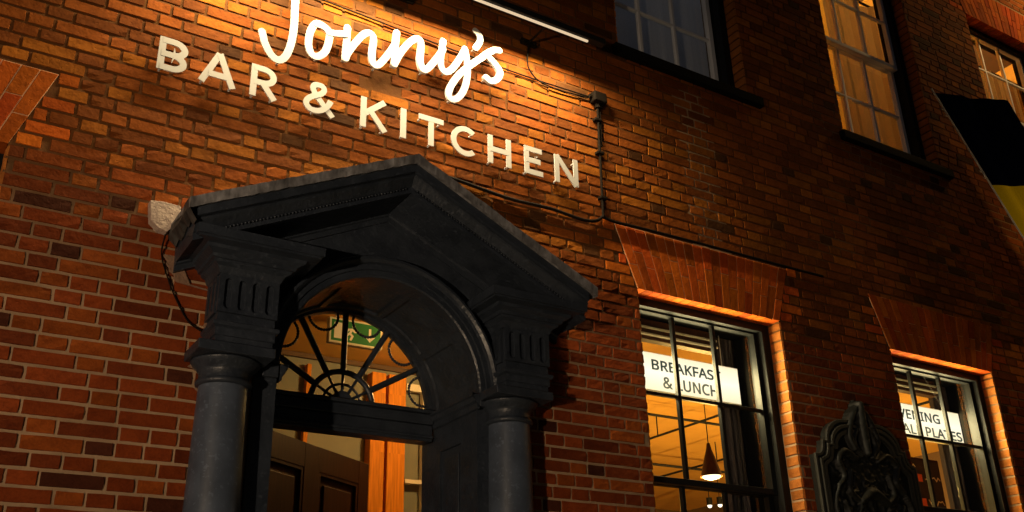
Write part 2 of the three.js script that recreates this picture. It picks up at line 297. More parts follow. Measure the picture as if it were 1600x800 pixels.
// ---------------------------------------------------------------- sash windows
function sash(w, o) {
  const g = sub(bld, 'window', o.label), x0 = w.x0, x1 = x0 + OW, bar = o.bar;
  const gx0 = x0 + 0.03, gx1 = x0 + 1.03, vx = [x0 + 0.372, x0 + 0.695];
  // box frame, partly behind the brick
  part(g, 'frame', [bx(x0 - 0.06, gx0 - 0.035, w.y0, w.y1 + 0.05, -0.24, -0.105), bx(gx1 + 0.05, x1 + 0.06, w.y0, w.y1 + 0.05, -0.24, -0.105), bx(gx0 - 0.035, gx1 + 0.05, w.y1 - 0.035, w.y1 + 0.05, -0.24, -0.105),
    bx(gx1 + 0.035, gx1 + 0.05, w.y0, w.y1 - 0.035, -0.145, -0.094, 0.004), bx(gx0 - 0.035, gx1 + 0.035, w.y1 - 0.05, w.y1 - 0.035, -0.145, -0.096)], M.black);
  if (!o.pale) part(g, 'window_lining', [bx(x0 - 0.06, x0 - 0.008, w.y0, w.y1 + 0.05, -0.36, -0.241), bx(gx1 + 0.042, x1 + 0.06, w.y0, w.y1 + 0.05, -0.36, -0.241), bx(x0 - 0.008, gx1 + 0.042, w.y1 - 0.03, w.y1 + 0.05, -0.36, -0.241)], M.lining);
  const top = w.y1 - 0.062, mid = o.mid, bot = o.bot, r1 = o.r1, r2 = o.r2;
  for (const [n, ya, yb, yr, z] of [['upper_sash', mid, top, r1, -0.155], ['lower_sash', bot, mid, r2, -0.200]]) {
    const f = [bx(gx0 - 0.034, gx0, ya - 0.018, yb + 0.03, z - 0.02, z + 0.02), bx(gx1, gx1 + 0.034, ya - 0.018, yb + 0.03, z - 0.02, z + 0.02)];
    if (n === 'upper_sash') f.push(bx(gx0, gx1, yb, yb + 0.03, z - 0.019, z + 0.019), bx(gx0, gx1, ya - 0.018, ya + 0.018, z - 0.022, z + 0.022, 0.004));
    else f.push(bx(gx0, gx1, ya - 0.018, ya + 0.05, z - 0.019, z + 0.019), bx(gx0, gx1, yb - 0.02, yb + 0.018, z - 0.02, z + 0.02, 0.004));
    part(g, n, f, bar);
    for (const x of vx) part(g, 'glazing_bar', [bx(x - (o.bw || 0.010), x + (o.bw || 0.010), ya, yb, z - 0.016, z + 0.013, 0.004)], bar);
    part(g, 'glazing_bar', bx(gx0, gx1, yr - 0.010, yr + 0.010, z - 0.015, z + 0.012, 0.004), bar);
    const cx = [gx0, ...vx, gx1], cy = [ya, yr, yb];
    for (let i = 0; i < 3; i++) for (let k = 0; k < 2; k++) {
      const a = rr(-0.002, 0.002), b = rr(-0.002, 0.002), X0 = cx[i], X1 = cx[i + 1], Y0 = cy[k], Y1 = cy[k + 1];
      part(g, 'pane', quads([[[X0, Y0, z - a - b], [X1, Y0, z + a - b], [X1, Y1, z + a + b], [X0, Y1, z - a + b]]]), M.glass);
    }
  }
  // brick reveals left and right, one brick end for each course
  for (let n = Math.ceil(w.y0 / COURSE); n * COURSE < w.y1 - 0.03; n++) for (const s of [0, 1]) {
    const y = n * COURSE, h = Math.min(COURSE, w.y1 - y) - J, kk = rr(0.8, 1.1), c = [0.46 * kk, 0.155 * kk, 0.034 * kk], q = brickCap(0.098, h, rr(-0.001, 0.003), 0.7, c, rr(0, 9), rr(0, 9), 0.012);  // coloured lighter than the wall bricks to stand in for window light
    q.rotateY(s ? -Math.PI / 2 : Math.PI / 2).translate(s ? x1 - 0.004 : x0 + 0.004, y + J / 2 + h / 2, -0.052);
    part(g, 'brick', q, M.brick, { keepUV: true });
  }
  if (o.sill) part(g, 'sill', [bx(x0 - 0.05, x1 + 0.115, w.y0 - 0.07, w.y0 + 0.004, -0.26, 0.04, 0.008)], o.sill);
  return g;
}
const LW = { bw: 0.0122, bar: M.black, mid: 0.385, bot: -0.56, r1: 0.878, r2: -0.09, sill: M.black };
const UW = { pale: true, bw: 0.0125, bar: M.greyFrame, mid: 4.13, bot: 3.19, r1: 4.6, r2: 3.66, sill: M.sillPaint };
winLow.forEach((w, i) => sash(w, { ...LW, label: ['', 'lit window with the breakfast sign', 'lit window with the evening menu sign'][i] || undefined }));
winUp.forEach((w, i) => sash(w, { ...UW, label: ['unlit upper window with grey curtains', 'amber lit upper window', 'dim amber upper window behind the flag'][i] }));

// ---------------------------------------------------------------- rooms behind the windows
part(bld, 'interior_floor', [bx(WX0, WX1, -1.77, -1.57, -8, -0.242), bx(WX0, WX1, 2.2, 2.45, -8, -0.242), bx(WX0, WX1, 5.75, 5.95, -8, -0.242)], M.darkWall);
part(bld, 'room_ceiling', [bx(-0.2, WX1 - 0.12, 1.70, 1.74, -7.0, -0.242)], M.ochre);
part(bld, 'interior_wall', [bx(-0.3, -0.2, -1.57, 1.74, -7, -0.242), bx(WX1 - 0.12, WX1, -1.57, 2.2, -7, -0.242), bx(-0.2, WX1 - 0.12, -1.57, 1.70, -7.1, -7.0)], M.darkWall);
part(bld, 'interior_wall', [bx(-2.75, -2.65, -1.57, 2.2, -2.4, -0.242), bx(WX0, WX0 + 0.1, -1.57, 5.75, -7, -0.242), bx(WX0, -2.75, -1.57, 2.2, -2.4, -2.3)], M.darkWall);
part(bld, 'upper_room_wall', [bx(1.6, 1.7, 2.45, 5.75, -2.6, -0.242), bx(-0.6, -0.5, 2.45, 5.75, -2.6, -0.242), bx(-0.5, 1.6, 2.45, 5.75, -2.7, -2.6)], M.darkWall);
part(bld, 'upper_room_wall', [bx(4.1, 4.18, 2.45, 5.75, -2.6, -0.242), bx(1.7, WX1, 2.45, 5.75, -2.7, -2.6), bx(WX1 - 0.1, WX1, 2.45, 5.75, -2.6, -0.242)], M.ochre);

// curtains
function curtain(x0, x1, y0, y1, z, mat, label, folds, amp) {
  const n = folds * 8, q = [], f = (i) => { const t = i / n; return [lerp(x0, x1, t), z + amp * Math.sin(t * folds * 6.283 + 1.3 * Math.sin(t * 9)) + 0.4 * amp * Math.sin(t * folds * 15)]; };
  for (let i = 0; i < n; i++) { const [a, za] = f(i), [b, zb] = f(i + 1); q.push([[a, y0, za], [b, y0, zb], [b, y1, zb], [a, y1, za]]); }
  const o = thing('curtain', label, 'curtain', [(x0 + x1) / 2, y0, z]);
  part(o, 'cloth', quads(q), mat); part(o, 'curtain_rail', rod([x0 - 0.02, y1 + 0.01, z], [x1 + 0.02, y1 + 0.01, z], 0.012), M.black);
}
curtain(0.03, 1.10, 3.12, 5.1, -0.30, M.curtainGrey, 'pale grey curtains drawn behind the unlit upper window', 7, 0.003);
curtain(0.93, 1.6, -0.6, 1.46, -0.42, M.curtainBrown, 'brown curtain behind the right panes of the breakfast sign window', 9, 0.025);
curtain(3.12, 3.9, -0.6, 1.46, -0.42, M.curtainBrown, 'brown curtain behind the right panes of the evening sign window', 9, 0.025);
curtain(2.12, 2.60, 3.12, 5.1, -0.34, M.curtainGold, 'gold curtain at the left of the amber lit upper window', 3, 0.03);
curtain(4.24, 4.75, 3.12, 5.0, -0.34, M.curtainGold, 'gold curtain at the left of the upper window behind the flag', 3, 0.03);
curtain(2.70, 4.08, 3.12, 5.1, -0.46, M.blindTan, 'tan curtain filling the middle and right of the amber lit upper window', 6, 0.03);
curtain(4.85, 6.3, 3.12, 5.0, -0.46, M.blindTan, 'tan curtain in the upper window behind the flag', 8, 0.03);

// ---------------------------------------------------------------- door surround
const por = thing('door_surround', 'dark slate painted classical door surround with columns, open pediment and arched fanlight', 'door surround', [XC, G, 0]);
const SP = 0.655, RI = 0.50, TZ = 0.02, DZ = -0.45;
{
  // back panel (tympanum) with the arched opening
  const L = 0.6, s = [[-L, G + 0.02]]; s.push([-L, 1.18], [0, 1.47], [L, 1.18], [L, G + 0.02], [RI, G + 0.02], [RI, SP]);
  for (let i = 1; i < 40; i++) s.push([RI * Math.cos(i / 40 * Math.PI), SP + RI * Math.sin(i / 40 * Math.PI)]);
  s.push([-RI, SP], [-RI, G + 0.02]);
  part(por, 'tympanum', extr(shapeOf(s), 0.06, TZ - 0.06).translate(XC, 0, 0), M.paint);
  part(por, 'archivolt', [arcSweep(XC, SP, [[RI, TZ - 0.02], [RI, 0.045], [0.508, 0.052], [0.533, 0.052], [0.535, 0.062], [0.560, 0.062], [0.566, 0.078], [0.578, 0.090], [0.592, 0.088], [0.600, 0.075], [0.600, TZ]], 0, Math.PI, 64)], M.paint);
  // barrel reveal of the arch, in panels between ribs
  const rev = sub(por, 'arch_reveal');
  part(rev, 'soffit', arcSweep(XC, SP, [[RI + 0.012, TZ - 0.05], [RI + 0.012, DZ - 0.02]], 0, Math.PI, 64), M.paint);
  part(rev, 'soffit_rim', [arcSweep(XC, SP, [[RI + 0.013, TZ - 0.095], [RI, TZ - 0.09], [RI, TZ - 0.02]], 0, Math.PI, 64), arcSweep(XC, SP, [[RI, DZ + 0.005], [RI, DZ + 0.06], [RI + 0.013, DZ + 0.066]], 0, Math.PI, 64)], M.paint);
  for (const a of [0.5, 36, 72, 108, 144, 179.5]) part(rev, 'soffit_rib', arcSweep(XC, SP, [[RI + 0.013, TZ - 0.09], [RI + 0.001, TZ - 0.088], [RI + 0.001, DZ + 0.058], [RI + 0.013, DZ + 0.06]], (a - 2.2) * D, (a + 2.2) * D, 3), M.paint);
  for (const sd of [-1, 1]) { // straight reveals with sunk panels, impost moulding above
    const X = (o) => XC + sd * (RI + o), b = (o0, o1, y0, y1, z0, z1, r) => bx(Math.min(X(o0), X(o1)), Math.max(X(o0), X(o1)), y0, y1, z0, z1, r);
    part(rev, 'reveal_wall', b(0.014, 0.06, G + 0.02, SP, DZ - 0.1, TZ - 0.061), M.paint);
    part(rev, 'reveal_frame', [b(0.0, 0.0139, G + 0.02, SP - 0.075, TZ - 0.16, TZ - 0.061), b(0.0, 0.0139, G + 0.02, SP - 0.075, DZ - 0.1, DZ + 0.1), b(0.0, 0.0139, SP - 0.2, SP - 0.075, DZ + 0.1, TZ - 0.16), b(0.0, 0.0139, -0.52, -0.40, DZ + 0.1, TZ - 0.16)], M.paint);
    part(rev, 'raised_panel', b(0.006, 0.0139, -0.36, SP - 0.24, DZ + 0.135, TZ - 0.195, 0.004), M.paint);
    const pr = [[-0.002, SP - 0.075], [-0.012, SP - 0.07], [-0.014, SP - 0.045], [-0.026, SP - 0.035], [-0.03, SP - 0.015], [-0.040, SP - 0.010], [-0.040, SP + 0.002], [0.0, SP + 0.002]], q = [];
    for (let i = 1; i < pr.length; i++) q.push([[X(pr[i - 1][0]), pr[i - 1][1], TZ + 0.03], [X(pr[i - 1][0]), pr[i - 1][1], DZ], [X(pr[i][0]), pr[i][1], DZ], [X(pr[i][0]), pr[i][1], TZ + 0.03]]);
    q.push(pr.slice(0, 4).map(([o, y]) => [X(o), y, TZ + 0.03]), [pr[3], pr[4], pr[5], pr[7]].map(([o, y]) => [X(o), y, TZ + 0.03]), [pr[7], pr[0], pr[3]].map(([o, y]) => [X(o), y, TZ + 0.03]));
    part(rev, 'impost', quads(q), M.paint);
    part(por, 'jamb_impost', b(0.001, 0.075, SP - 0.06, SP - 0.001, TZ, TZ + 0.03, 0.006), M.paint);
  }
  // columns and the blocks they carry
  for (const sd of [-1, 1]) {
    const cx = XC + (sd < 0 ? -0.735 : 0.662), cz = 0.05, col = sub(por, 'column');
    const sh = []; for (let i = 0; i <= 14; i++) { const t = i / 14; sh.push([lerp(0.126, 0.101, Math.pow(t, 1.5)), lerp(-1.86, 0.515, t)]); }
    part(col, 'shaft', lathe(sh, cx, cz), M.paintColumnLit);
    part(col, 'capital', [lathe([[0.101, 0.512], [0.113, 0.516], [0.117, 0.526], [0.113, 0.537], [0.104, 0.541], [0.105, 0.572], [0.112, 0.577], [0.114, 0.585], [0.130, 0.597], [0.142, 0.612], [0.144, 0.622], [0.09, 0.623]], cx, cz), bx(cx - 0.160, cx + 0.160, 0.622, 0.664, -0.02, cz + 0.160, 0.004)], M.paint);
    part(col, 'base', [lathe([[0.14, -1.85], [0.145, -1.87], [0.17, -1.885], [0.175, -1.91], [0.165, -1.93], [0.16, -1.94], [0.18, -1.955], [0.185, -1.975], [0.15, -1.985]], cx, cz), bx(cx - 0.19, cx + 0.19, G, -1.975, -0.02, cz + 0.19, 0.005)], M.paint);
    const ea = sub(por, 'entablature_block'), bc = XC + sd * 0.70, x0 = bc - 0.117, x1 = bc + 0.117, zf = 0.165;
    part(ea, 'architrave', mouldU(x0 - 0.004, x1 + 0.004, -0.02, zf + 0.004, [[0.0, 0.664], [0.0, 0.700], [0.006, 0.702], [0.006, 0.735], [0.018, 0.742], [0.02, 0.758], [0.002, 0.766], [0.0, 0.80]]), M.paint);
    part(ea, 'frieze', mouldU(x0, x1, -0.02, zf, [[0, 0.798], [0, 0.975]]), M.paint);
    const slot = (u, w, ya, yb) => { const h = []; for (let i = 0; i <= 8; i++) h.push([u + w / 2 * Math.cos(Math.PI * i / 8), yb - w / 2 + w / 2 * Math.sin(Math.PI * i / 8)]); for (let i = 0; i <= 8; i++) h.push([u - w / 2 * Math.cos(Math.PI * i / 8), ya + w / 2 - w / 2 * Math.sin(Math.PI * i / 8)]); return h; };
    const plate = (w, n) => extr(shapeOf([[-w / 2, 0.802], [w / 2, 0.802], [w / 2, 0.972], [-w / 2, 0.972]], Array.from({ length: n }, (_, i) => slot((i - (n - 1) / 2) * (w / (n + 0.35)), w / (n + 0.35) * 0.55, 0.818, 0.952))), 0.014, 0);
    part(ea, 'fluted_face', [plate(x1 - x0 + 0.024, 4).translate(bc, 0, zf + 0.0002), plate(zf - 0.03, 2).rotateY(-Math.PI / 2).translate(x0 - 0.0002, 0, zf / 2 - 0.01), plate(zf - 0.03, 2).rotateY(Math.PI / 2).translate(x1 + 0.0002, 0, zf / 2 - 0.01)], M.paint);
    part(ea, 'cornice', mouldU(x0, x1, -0.02, zf, [[0.016, 0.970], [0.022, 0.985], [0.030, 0.998], [0.048, 1.008], [0.050, 1.018], [0.062, 1.020], [0.066, 1.034], [0.094, 1.048], [0.098, 1.062], [0.145, 1.064], [0.145, 1.072], [0.156, 1.074], [0.158, 1.112]]), M.paint);
  }
  // raking cornice: a profile [drop below the roof line, z] sheared along each slope, mitred at the ridge
  const SL = 0.478, YA = 1.692, LX = 1.025;
  const rake = (sd, prof, xa = 0, xb = LX) => { const q = [], at = ([v, z], x) => [XC + sd * x, YA - SL * x - v, z]; for (let i = 1; i < prof.length; i++) q.push([at(prof[i - 1], xa), at(prof[i - 1], xb), at(prof[i], xb), at(prof[i], xa)]); for (let i = 2; i < prof.length; i++) q.push([at(prof[0], xb), at(prof[i - 1], xb), at(prof[i], xb)]); return quads(q); };
  for (const sd of [-1, 1]) {
    const r = sub(por, 'raking_cornice');
    part(r, 'moulding', rake(sd, [[0.046, 0.0], [0.046, 0.332], [0.085, 0.330], [0.090, 0.312], [0.097, 0.318], [0.108, 0.312], [0.126, 0.296], [0.140, 0.286], [0.146, 0.280], [0.162, 0.278], [0.163, 0.288], [0.180, 0.287], [0.182, 0.262], [0.182, 0.04], [0.190, 0.038], [0.196, 0.03], [0.222, 0.028], [0.224, 0.0], [0.1, -0.01]], 0, 0.985), M.paint);
    // bead row along the moulding
    const beads = []; for (let x = 0.03; x < 0.97; x += 0.0155) beads.push(new THREE.SphereGeometry(0.0055, 6, 4).translate(XC + sd * x, YA - SL * x - 0.152, 0.284));
    part(r, 'bead_row', beads, M.paint);
    // lead covering with an uneven lower edge
    const q = [], n = 40, at = (i) => { const x = i / n * LX, y = YA - SL * x, w = 0.004 * (hash(i, 7, sd) - 0.5); return [[x, y + 0.004, -0.005], [x, y + w * 0.6, 0.352 + w], [x, y - 0.047 + w * 1.3, 0.347 + w], [x, y - 0.045, 0.325]].map(([a, b, c]) => [XC + sd * a, b, c]); };
    for (let i = 0; i < n; i++) { const a = at(i), b = at(i + 1); for (let k = 0; k < 3; k++) q.push([a[k], b[k], b[k + 1], a[k + 1]]); }
    const e = at(n); q.push(e);
    part(r, 'lead_flashing', quads(q), M.lead, { label: 'grey weathered lead covering the slope' });
  }
  // ragged lead end hanging over the left cornice
  { const q = [], n = 9, at = (i) => { const t = i / n, z = lerp(0.345, -0.004, t), x = XC - LX + 0.012 - 0.008 * hash(i, 31), y = YA - SL * LX; return [[x - 0.006, y + 0.006, z], [x - 0.008, y - 0.04 - 0.01 * hash(i, 33), z], [x + 0.025, y - 0.06 - 0.045 * hash(i, 35), z]]; };
    for (let i = 0; i < n; i++) { const a = at(i), b = at(i + 1); for (let k = 0; k < 2; k++) q.push([a[k], b[k], b[k + 1], a[k + 1]]); }
    part(por, 'lead_end', quads(q), M.darkLead, { label: 'torn dark lead edge at the left eave' }); }
  // mortar run down the left side where the surround meets the brick
  { const pl = [], pr = []; for (let i = 0; i <= 40; i++) { const y = lerp(1.08, 0.50, i / 40), inn = y < 0.68 && y > 0.60 ? 0.86 : y > 0.95 ? 0.95 + (y - 0.95) * 0.5 : 0.80 + 0.02 * Math.sin(i); pr.push([XC - inn + 0.05, y]); pl.push([XC - inn - 0.004 - 0.022 * hash(i, 61), y]); }
    part(por, 'mortar_fillet', extr(shapeOf([...pl, ...pr.reverse()]), 0.014, -0.006, 0.003), M.dust); }
  // transom, fanlight
  part(por, 'transom', [bx(XC - 0.485, XC + 0.485, 0.515, 0.60, -0.50, -0.405, 0.006), bx(XC - 0.485, XC + 0.485, 0.60, 0.655, -0.50, -0.39, 0.008), bx(XC - 0.485, XC + 0.485, 0.655, 0.675, -0.50, -0.375, 0.006), bx(XC - 0.485, XC + 0.485, 0.53, 0.545, -0.42, -0.395, 0.005)], M.paint);
  const fan = sub(por, 'fanlight'), fy = 0.668, fz = DZ - 0.005, FR = 0.475;
  part(fan, 'rim', arcSweep(XC, fy, [[FR + 0.03, fz + 0.03], [FR, fz + 0.025], [FR - 0.004, fz], [FR, fz - 0.025], [FR + 0.03, fz - 0.03]], 0, Math.PI, 48), M.paint);
  for (let k = 1; k < 6; k++) { const a = k * 30 * D; part(fan, 'spoke', rod([XC + 0.165 * Math.cos(a), fy + 0.165 * Math.sin(a), fz], [XC + (FR + 0.005) * Math.cos(a), fy + (FR + 0.005) * Math.sin(a), fz], 0.0165, 8), M.paint); }
  const tor = (r, t, x, y, a0, a1) => { const pts = []; for (let i = 0; i <= 20; i++) { const a = lerp(a0, a1, i / 20); pts.push([x + r * Math.cos(a), y + r * Math.sin(a), fz]); } return tube(pts, t, 28, 7); };
  part(fan, 'hub_ring', [tor(0.165, 0.015, XC, fy, 0, Math.PI), tor(0.10, 0.007, XC, fy, 0, Math.PI)], M.paint);
  const pet = []; for (let k = 0; k < 7; k++) { const a = (k * 30) * D; pet.push(rod([XC + 0.03 * Math.cos(a), fy + 0.03 * Math.sin(a), fz], [XC + 0.158 * Math.cos(a), fy + 0.158 * Math.sin(a), fz], 0.0095, 6, 0.007)); }
  part(fan, 'hub_petals', [...pet, new THREE.CylinderGeometry(0.05, 0.055, 0.03, 20, 1, false, 0, 6.283).rotateX(Math.PI / 2).translate(XC, fy + 0.012, fz)], M.paint);
  for (let k = 0; k < 6; k++) { const a = (15 + 30 * k) * D, x = XC + (FR - 0.012) * Math.cos(a), y = fy + (FR - 0.012) * Math.sin(a), pts = []; const gs = [];
    for (let i = 0; i <= 16; i++) { const b = a + Math.PI + lerp(-1.5, 1.5, i / 16); pts.push([x + 0.078 * Math.cos(b), y + 0.078 * Math.sin(b), fz]); gs.push(new THREE.SphereGeometry(0.0085, 6, 5).translate(...pts[i])); }
    part(fan, 'beaded_loop', [tube(pts, 0.0055, 30, 6), ...gs], M.paint); }
  part(fan, 'pane', quads([[[XC - FR, fy, fz], [XC + FR, fy, fz], [XC + FR * 0.94, fy + FR * 0.34, fz], [XC - FR * 0.94, fy + FR * 0.34, fz]], [[XC - FR * 0.94, fy + FR * 0.34, fz], [XC + FR * 0.94, fy + FR * 0.34, fz], [XC + FR * 0.6, fy + FR * 0.8, fz], [XC - FR * 0.6, fy + FR * 0.8, fz]], [[XC - FR * 0.6, fy + FR * 0.8, fz], [XC + FR * 0.6, fy + FR * 0.8, fz], [XC, fy + FR, fz]]]), M.glass);
  // door leaf, hinged on the left and standing open inwards
  const door = sub(por, 'door', 'dark brown panelled door standing open inwards'), th = 34 * D, W = 1.085, hx = XC - 0.46, hz = -0.475, ytop = 0.528;
  const leaf = (gs) => gs.map((g) => g.rotateY(th).translate(hx, 0, hz));
  const st = [[0, 0.10], [0.475, 0.61], [0.985, W]];
  part(door, 'stiles', leaf([...st.map(([a, b]) => bx(a, b, -1.56, ytop, -0.045, 0, 0.003)), ...[[ytop - 0.125, ytop - 0.0005], [-0.22, -0.10], [-1.55, -1.38]].flatMap(([a, b]) => [bx(0.1, 0.475, a, b, -0.044, -0.001), bx(0.61, 0.985, a, b, -0.044, -0.001)])]), M.doorWood);
  for (const [a, b] of [[0.10, 0.475], [0.61, 0.985]]) for (const [c, d] of [[-0.10, ytop - 0.125], [-1.38, -0.22]]) {
    part(door, 'panel', leaf([bx(a, b, c, d, -0.034, -0.022), bx(a + 0.06, b - 0.06, c + 0.06, d - 0.06, -0.022, -0.008, 0.005)]), M.doorWood);
    part(door, 'panel_moulding', leaf([bx(a, b, d - 0.018, d, -0.022, -0.004), bx(a, b, c, c + 0.018, -0.022, -0.004), bx(a, a + 0.018, c + 0.018, d - 0.018, -0.022, -0.004), bx(b - 0.018, b, c + 0.018, d - 0.018, -0.022, -0.004)]), M.doorWood);
  }
}
// ---------------------------------------------------------------- lobby behind the door
part(bld, 'lobby_ceiling', bx(-2.65, -0.3, 1.42, 1.47, -2.0, -0.52), M.ochre);
part(bld, 'lobby_wall', [bx(-2.65, -0.3, -1.57, 1.42, -2.05, -1.95), bx(-2.65, -2.60, -1.57, 1.42, -1.95, -0.242)], M.olive);
part(bld, 'lobby_shadow_strip', [bx(-2.60, -0.3, 1.385, 1.42, -1.95, -1.925, 0.006)], M.darkWall);  // dark strip standing in for the soft shadow under the lobby ceiling
{
  const sc = thing('timber_screen', 'orange varnished timber lobby screen with posts and a narrow glazed door, seen through the doorway', 'lobby screen', [-0.7, -1.57, -1.9]);
  for (const [a, b] of [[-0.80, -0.695], [-0.675, -0.545]]) part(sc, 'post', bx(a, b, -1.57, 1.34, -1.95, -1.86, 0.006), M.oak);
  part(sc, 'post', bx(-1.245, -1.215, -1.57, 1.34, -1.95, -1.90, 0.004), M.oak);
  part(sc, 'glazed_door_frame', [bx(-0.405, -0.345, -1.57, 1.34, -1.93, -1.88, 0.004), bx(-0.53, -0.405, 0.62, 0.645, -1.925, -1.885), bx(-0.53, -0.405, 1.25, 1.30, -1.925, -1.885)], M.cream);
  part(sc, 'pane', quads([[[-0.53, -1, -1.90], [-0.405, -1, -1.90], [-0.405, 1.25, -1.90], [-0.53, 1.25, -1.90]]]), M.glass);
  part(sc, 'picture_rail', bx(-2.5, -1.26, 1.10, 1.125, -1.95, -1.92, 0.004), M.cream);
}
function canvasTex(w, h, draw) { const c = document.createElement('canvas'); c.width = w; c.height = h; draw(c.getContext('2d'), w, h); const t = new THREE.CanvasTexture(c); t.colorSpace = THREE.SRGBColorSpace; return t; }
function faceUV(x0, x1, y0, y1, z) { const g = new THREE.PlaneGeometry(x1 - x0, y1 - y0); return g.translate((x0 + x1) / 2, (y0 + y1) / 2, z); }
{ // exit sign
  const t = canvasTex(512, 256, (c, w, h) => {
    c.fillStyle = '#e8e4b8'; c.fillRect(0, 0, w, h); c.fillStyle = '#0b7a35'; c.fillRect(16, 16, w - 32, h - 32);
    c.fillStyle = '#f3f0d2'; c.strokeStyle = '#f3f0d2'; c.lineCap = 'round'; c.lineJoin = 'round';
    c.fillRect(44, 44, 74, 168); // doorway
    c.lineWidth = 22; c.beginPath(); c.arc(228, 62, 14, 0, 7); c.fill();
    c.beginPath(); c.moveTo(216, 96); c.lineTo(196, 142); c.lineTo(222, 168); c.lineTo(206, 206); c.moveTo(196, 142); c.lineTo(166, 166); c.lineTo(140, 160); c.moveTo(214, 98); c.lineTo(180, 104); c.lineTo(162, 128); c.moveTo(216, 98); c.lineTo(244, 120); c.lineTo(268, 108); c.stroke();
    c.lineWidth = 24; c.lineCap = 'butt'; c.beginPath(); c.moveTo(392, 60); c.lineTo(392, 190); c.stroke(); c.beginPath(); c.moveTo(340, 146); c.lineTo(392, 206); c.lineTo(444, 146); c.lineTo(420, 146); c.lineTo(392, 172); c.lineTo(364, 146); c.fill();
  });
  const o = thing('exit_sign', 'green and white running figure exit sign hanging in the lobby behind the fanlight', 'exit sign', [-1.22, 1.23, -1.15]);
  part(o, 'case', bx(-1.405, -1.06, 1.237, 1.395, -1.19, -1.151, 0.004), M.cream);
  part(o, 'sign_face', faceUV(-1.401, -1.064, 1.241, 1.391, -1.1495), new THREE.MeshStandardMaterial({ color: C(0.75, 0.75, 0.75), map: t, emissiveMap: t, emissive: C(1, 1, 1), emissiveIntensity: 0.03, roughness: 0.6 }), { keepUV: true });
  part(o, 'hanger', [rod([-1.36, 1.395, -1.17], [-1.36, 1.42, -1.17], 0.005), rod([-1.1, 1.395, -1.17], [-1.1, 1.42, -1.17], 0.005)], M.steel);
}
{ // lobby ceiling lamp
  const o = thing('ceiling_lamp', 'round glowing lobby ceiling lamp right of the exit sign', 'ceiling lamp', [-0.48, 1.42, -0.9]);
  part(o, 'lamp_bowl', new THREE.SphereGeometry(0.11, 20, 10, 0, 6.2832, Math.PI / 2, Math.PI / 2).scale(1, 0.5, 1).translate(-0.48, 1.405, -0.9), lamp([1, 0.72, 0.36], 1.6));
  part(o, 'lamp_base', new THREE.CylinderGeometry(0.12, 0.12, 0.015, 24).translate(-0.48, 1.4125, -0.9), M.cream);
  const l = new THREE.PointLight(C(1, 0.60, 0.20), 3.4); l.position.set(-0.48, 1.30, -0.9); l.castShadow = true; l.shadow.radius = 3; scene.add(l);
}

// ---------------------------------------------------------------- light boxes in the ground floor windows
function lightBox(x0, x1, y0, y1, z, lines, label) {
  const t = canvasTex(1024, Math.round(1024 * (y1 - y0) / (x1 - x0)), (c, w, h) => {
    const gr = c.createLinearGradient(0, 0, 0, h); gr.addColorStop(0, '#f0e6cc'); gr.addColorStop(0.5, '#fffaee'); gr.addColorStop(1, '#efe3c4'); c.fillStyle = gr; c.fillRect(0, 0, w, h); c.fillStyle = '#20302c'; c.textBaseline = 'alphabetic';
    for (const [s, u, v, wid, size] of lines) { c.font = size * h + 'px sans-serif'; const m = c.measureText(s).width; c.save(); c.translate(u * w, v * h); c.scale(wid * w / m, 1); c.fillText(s, 0, 0); c.strokeStyle = '#20302c'; c.lineWidth = 5; c.strokeText(s, 0, 0); c.restore(); }
  });
  const o = thing('light_box', label, 'illuminated sign', [(x0 + x1) / 2, y0, z]);
  part(o, 'case', [bx(x0 - 0.006, x1 + 0.006, y0 - 0.006, y1 + 0.006, z - 0.06, z - 0.002, 0.003)], M.cream);
  part(o, 'lit_panel', faceUV(x0, x1, y0, y1, z), new THREE.MeshStandardMaterial({ color: 0x111111, emissiveMap: t, emissive: C(1, 0.96, 0.84), emissiveIntensity: 1.35, roughness: 0.3 }), { keepUV: true });
  part(o, 'hanger', [rod([x0 + 0.1, y1, z - 0.03], [x0 + 0.1, 1.70, z - 0.03], 0.003, 6), rod([x1 - 0.1, y1, z - 0.03], [x1 - 0.1, 1.70, z - 0.03], 0.003, 6)], M.steel);
  const l = new THREE.RectAreaLight(C(1, 0.80, 0.38), 78, x1 - x0, y1 - y0); l.position.set((x0 + x1) / 2, (y0 + y1) / 2, z + 0.01); l.lookAt((x0 + x1) / 2, (y0 + y1) / 2, z + 1); scene.add(l);
}
lightBox(0.17, 1.02, 0.955, 1.185, -0.30, [['BREAKFAST', 0.158, 0.44, 0.665, 0.37], ['& LUNCH', 0.255, 0.90, 0.53, 0.40]], 'glowing white sign reading breakfast and lunch in the left lit ground floor window');
lightBox(2.38, 3.275, 0.937, 1.165, -0.30, [['EVENING', 0.13, 0.46, 0.60, 0.40], ['SMALL PLATES', 0.02, 0.93, 0.96, 0.40]], 'glowing white sign reading evening small plates in the right lit ground floor window');

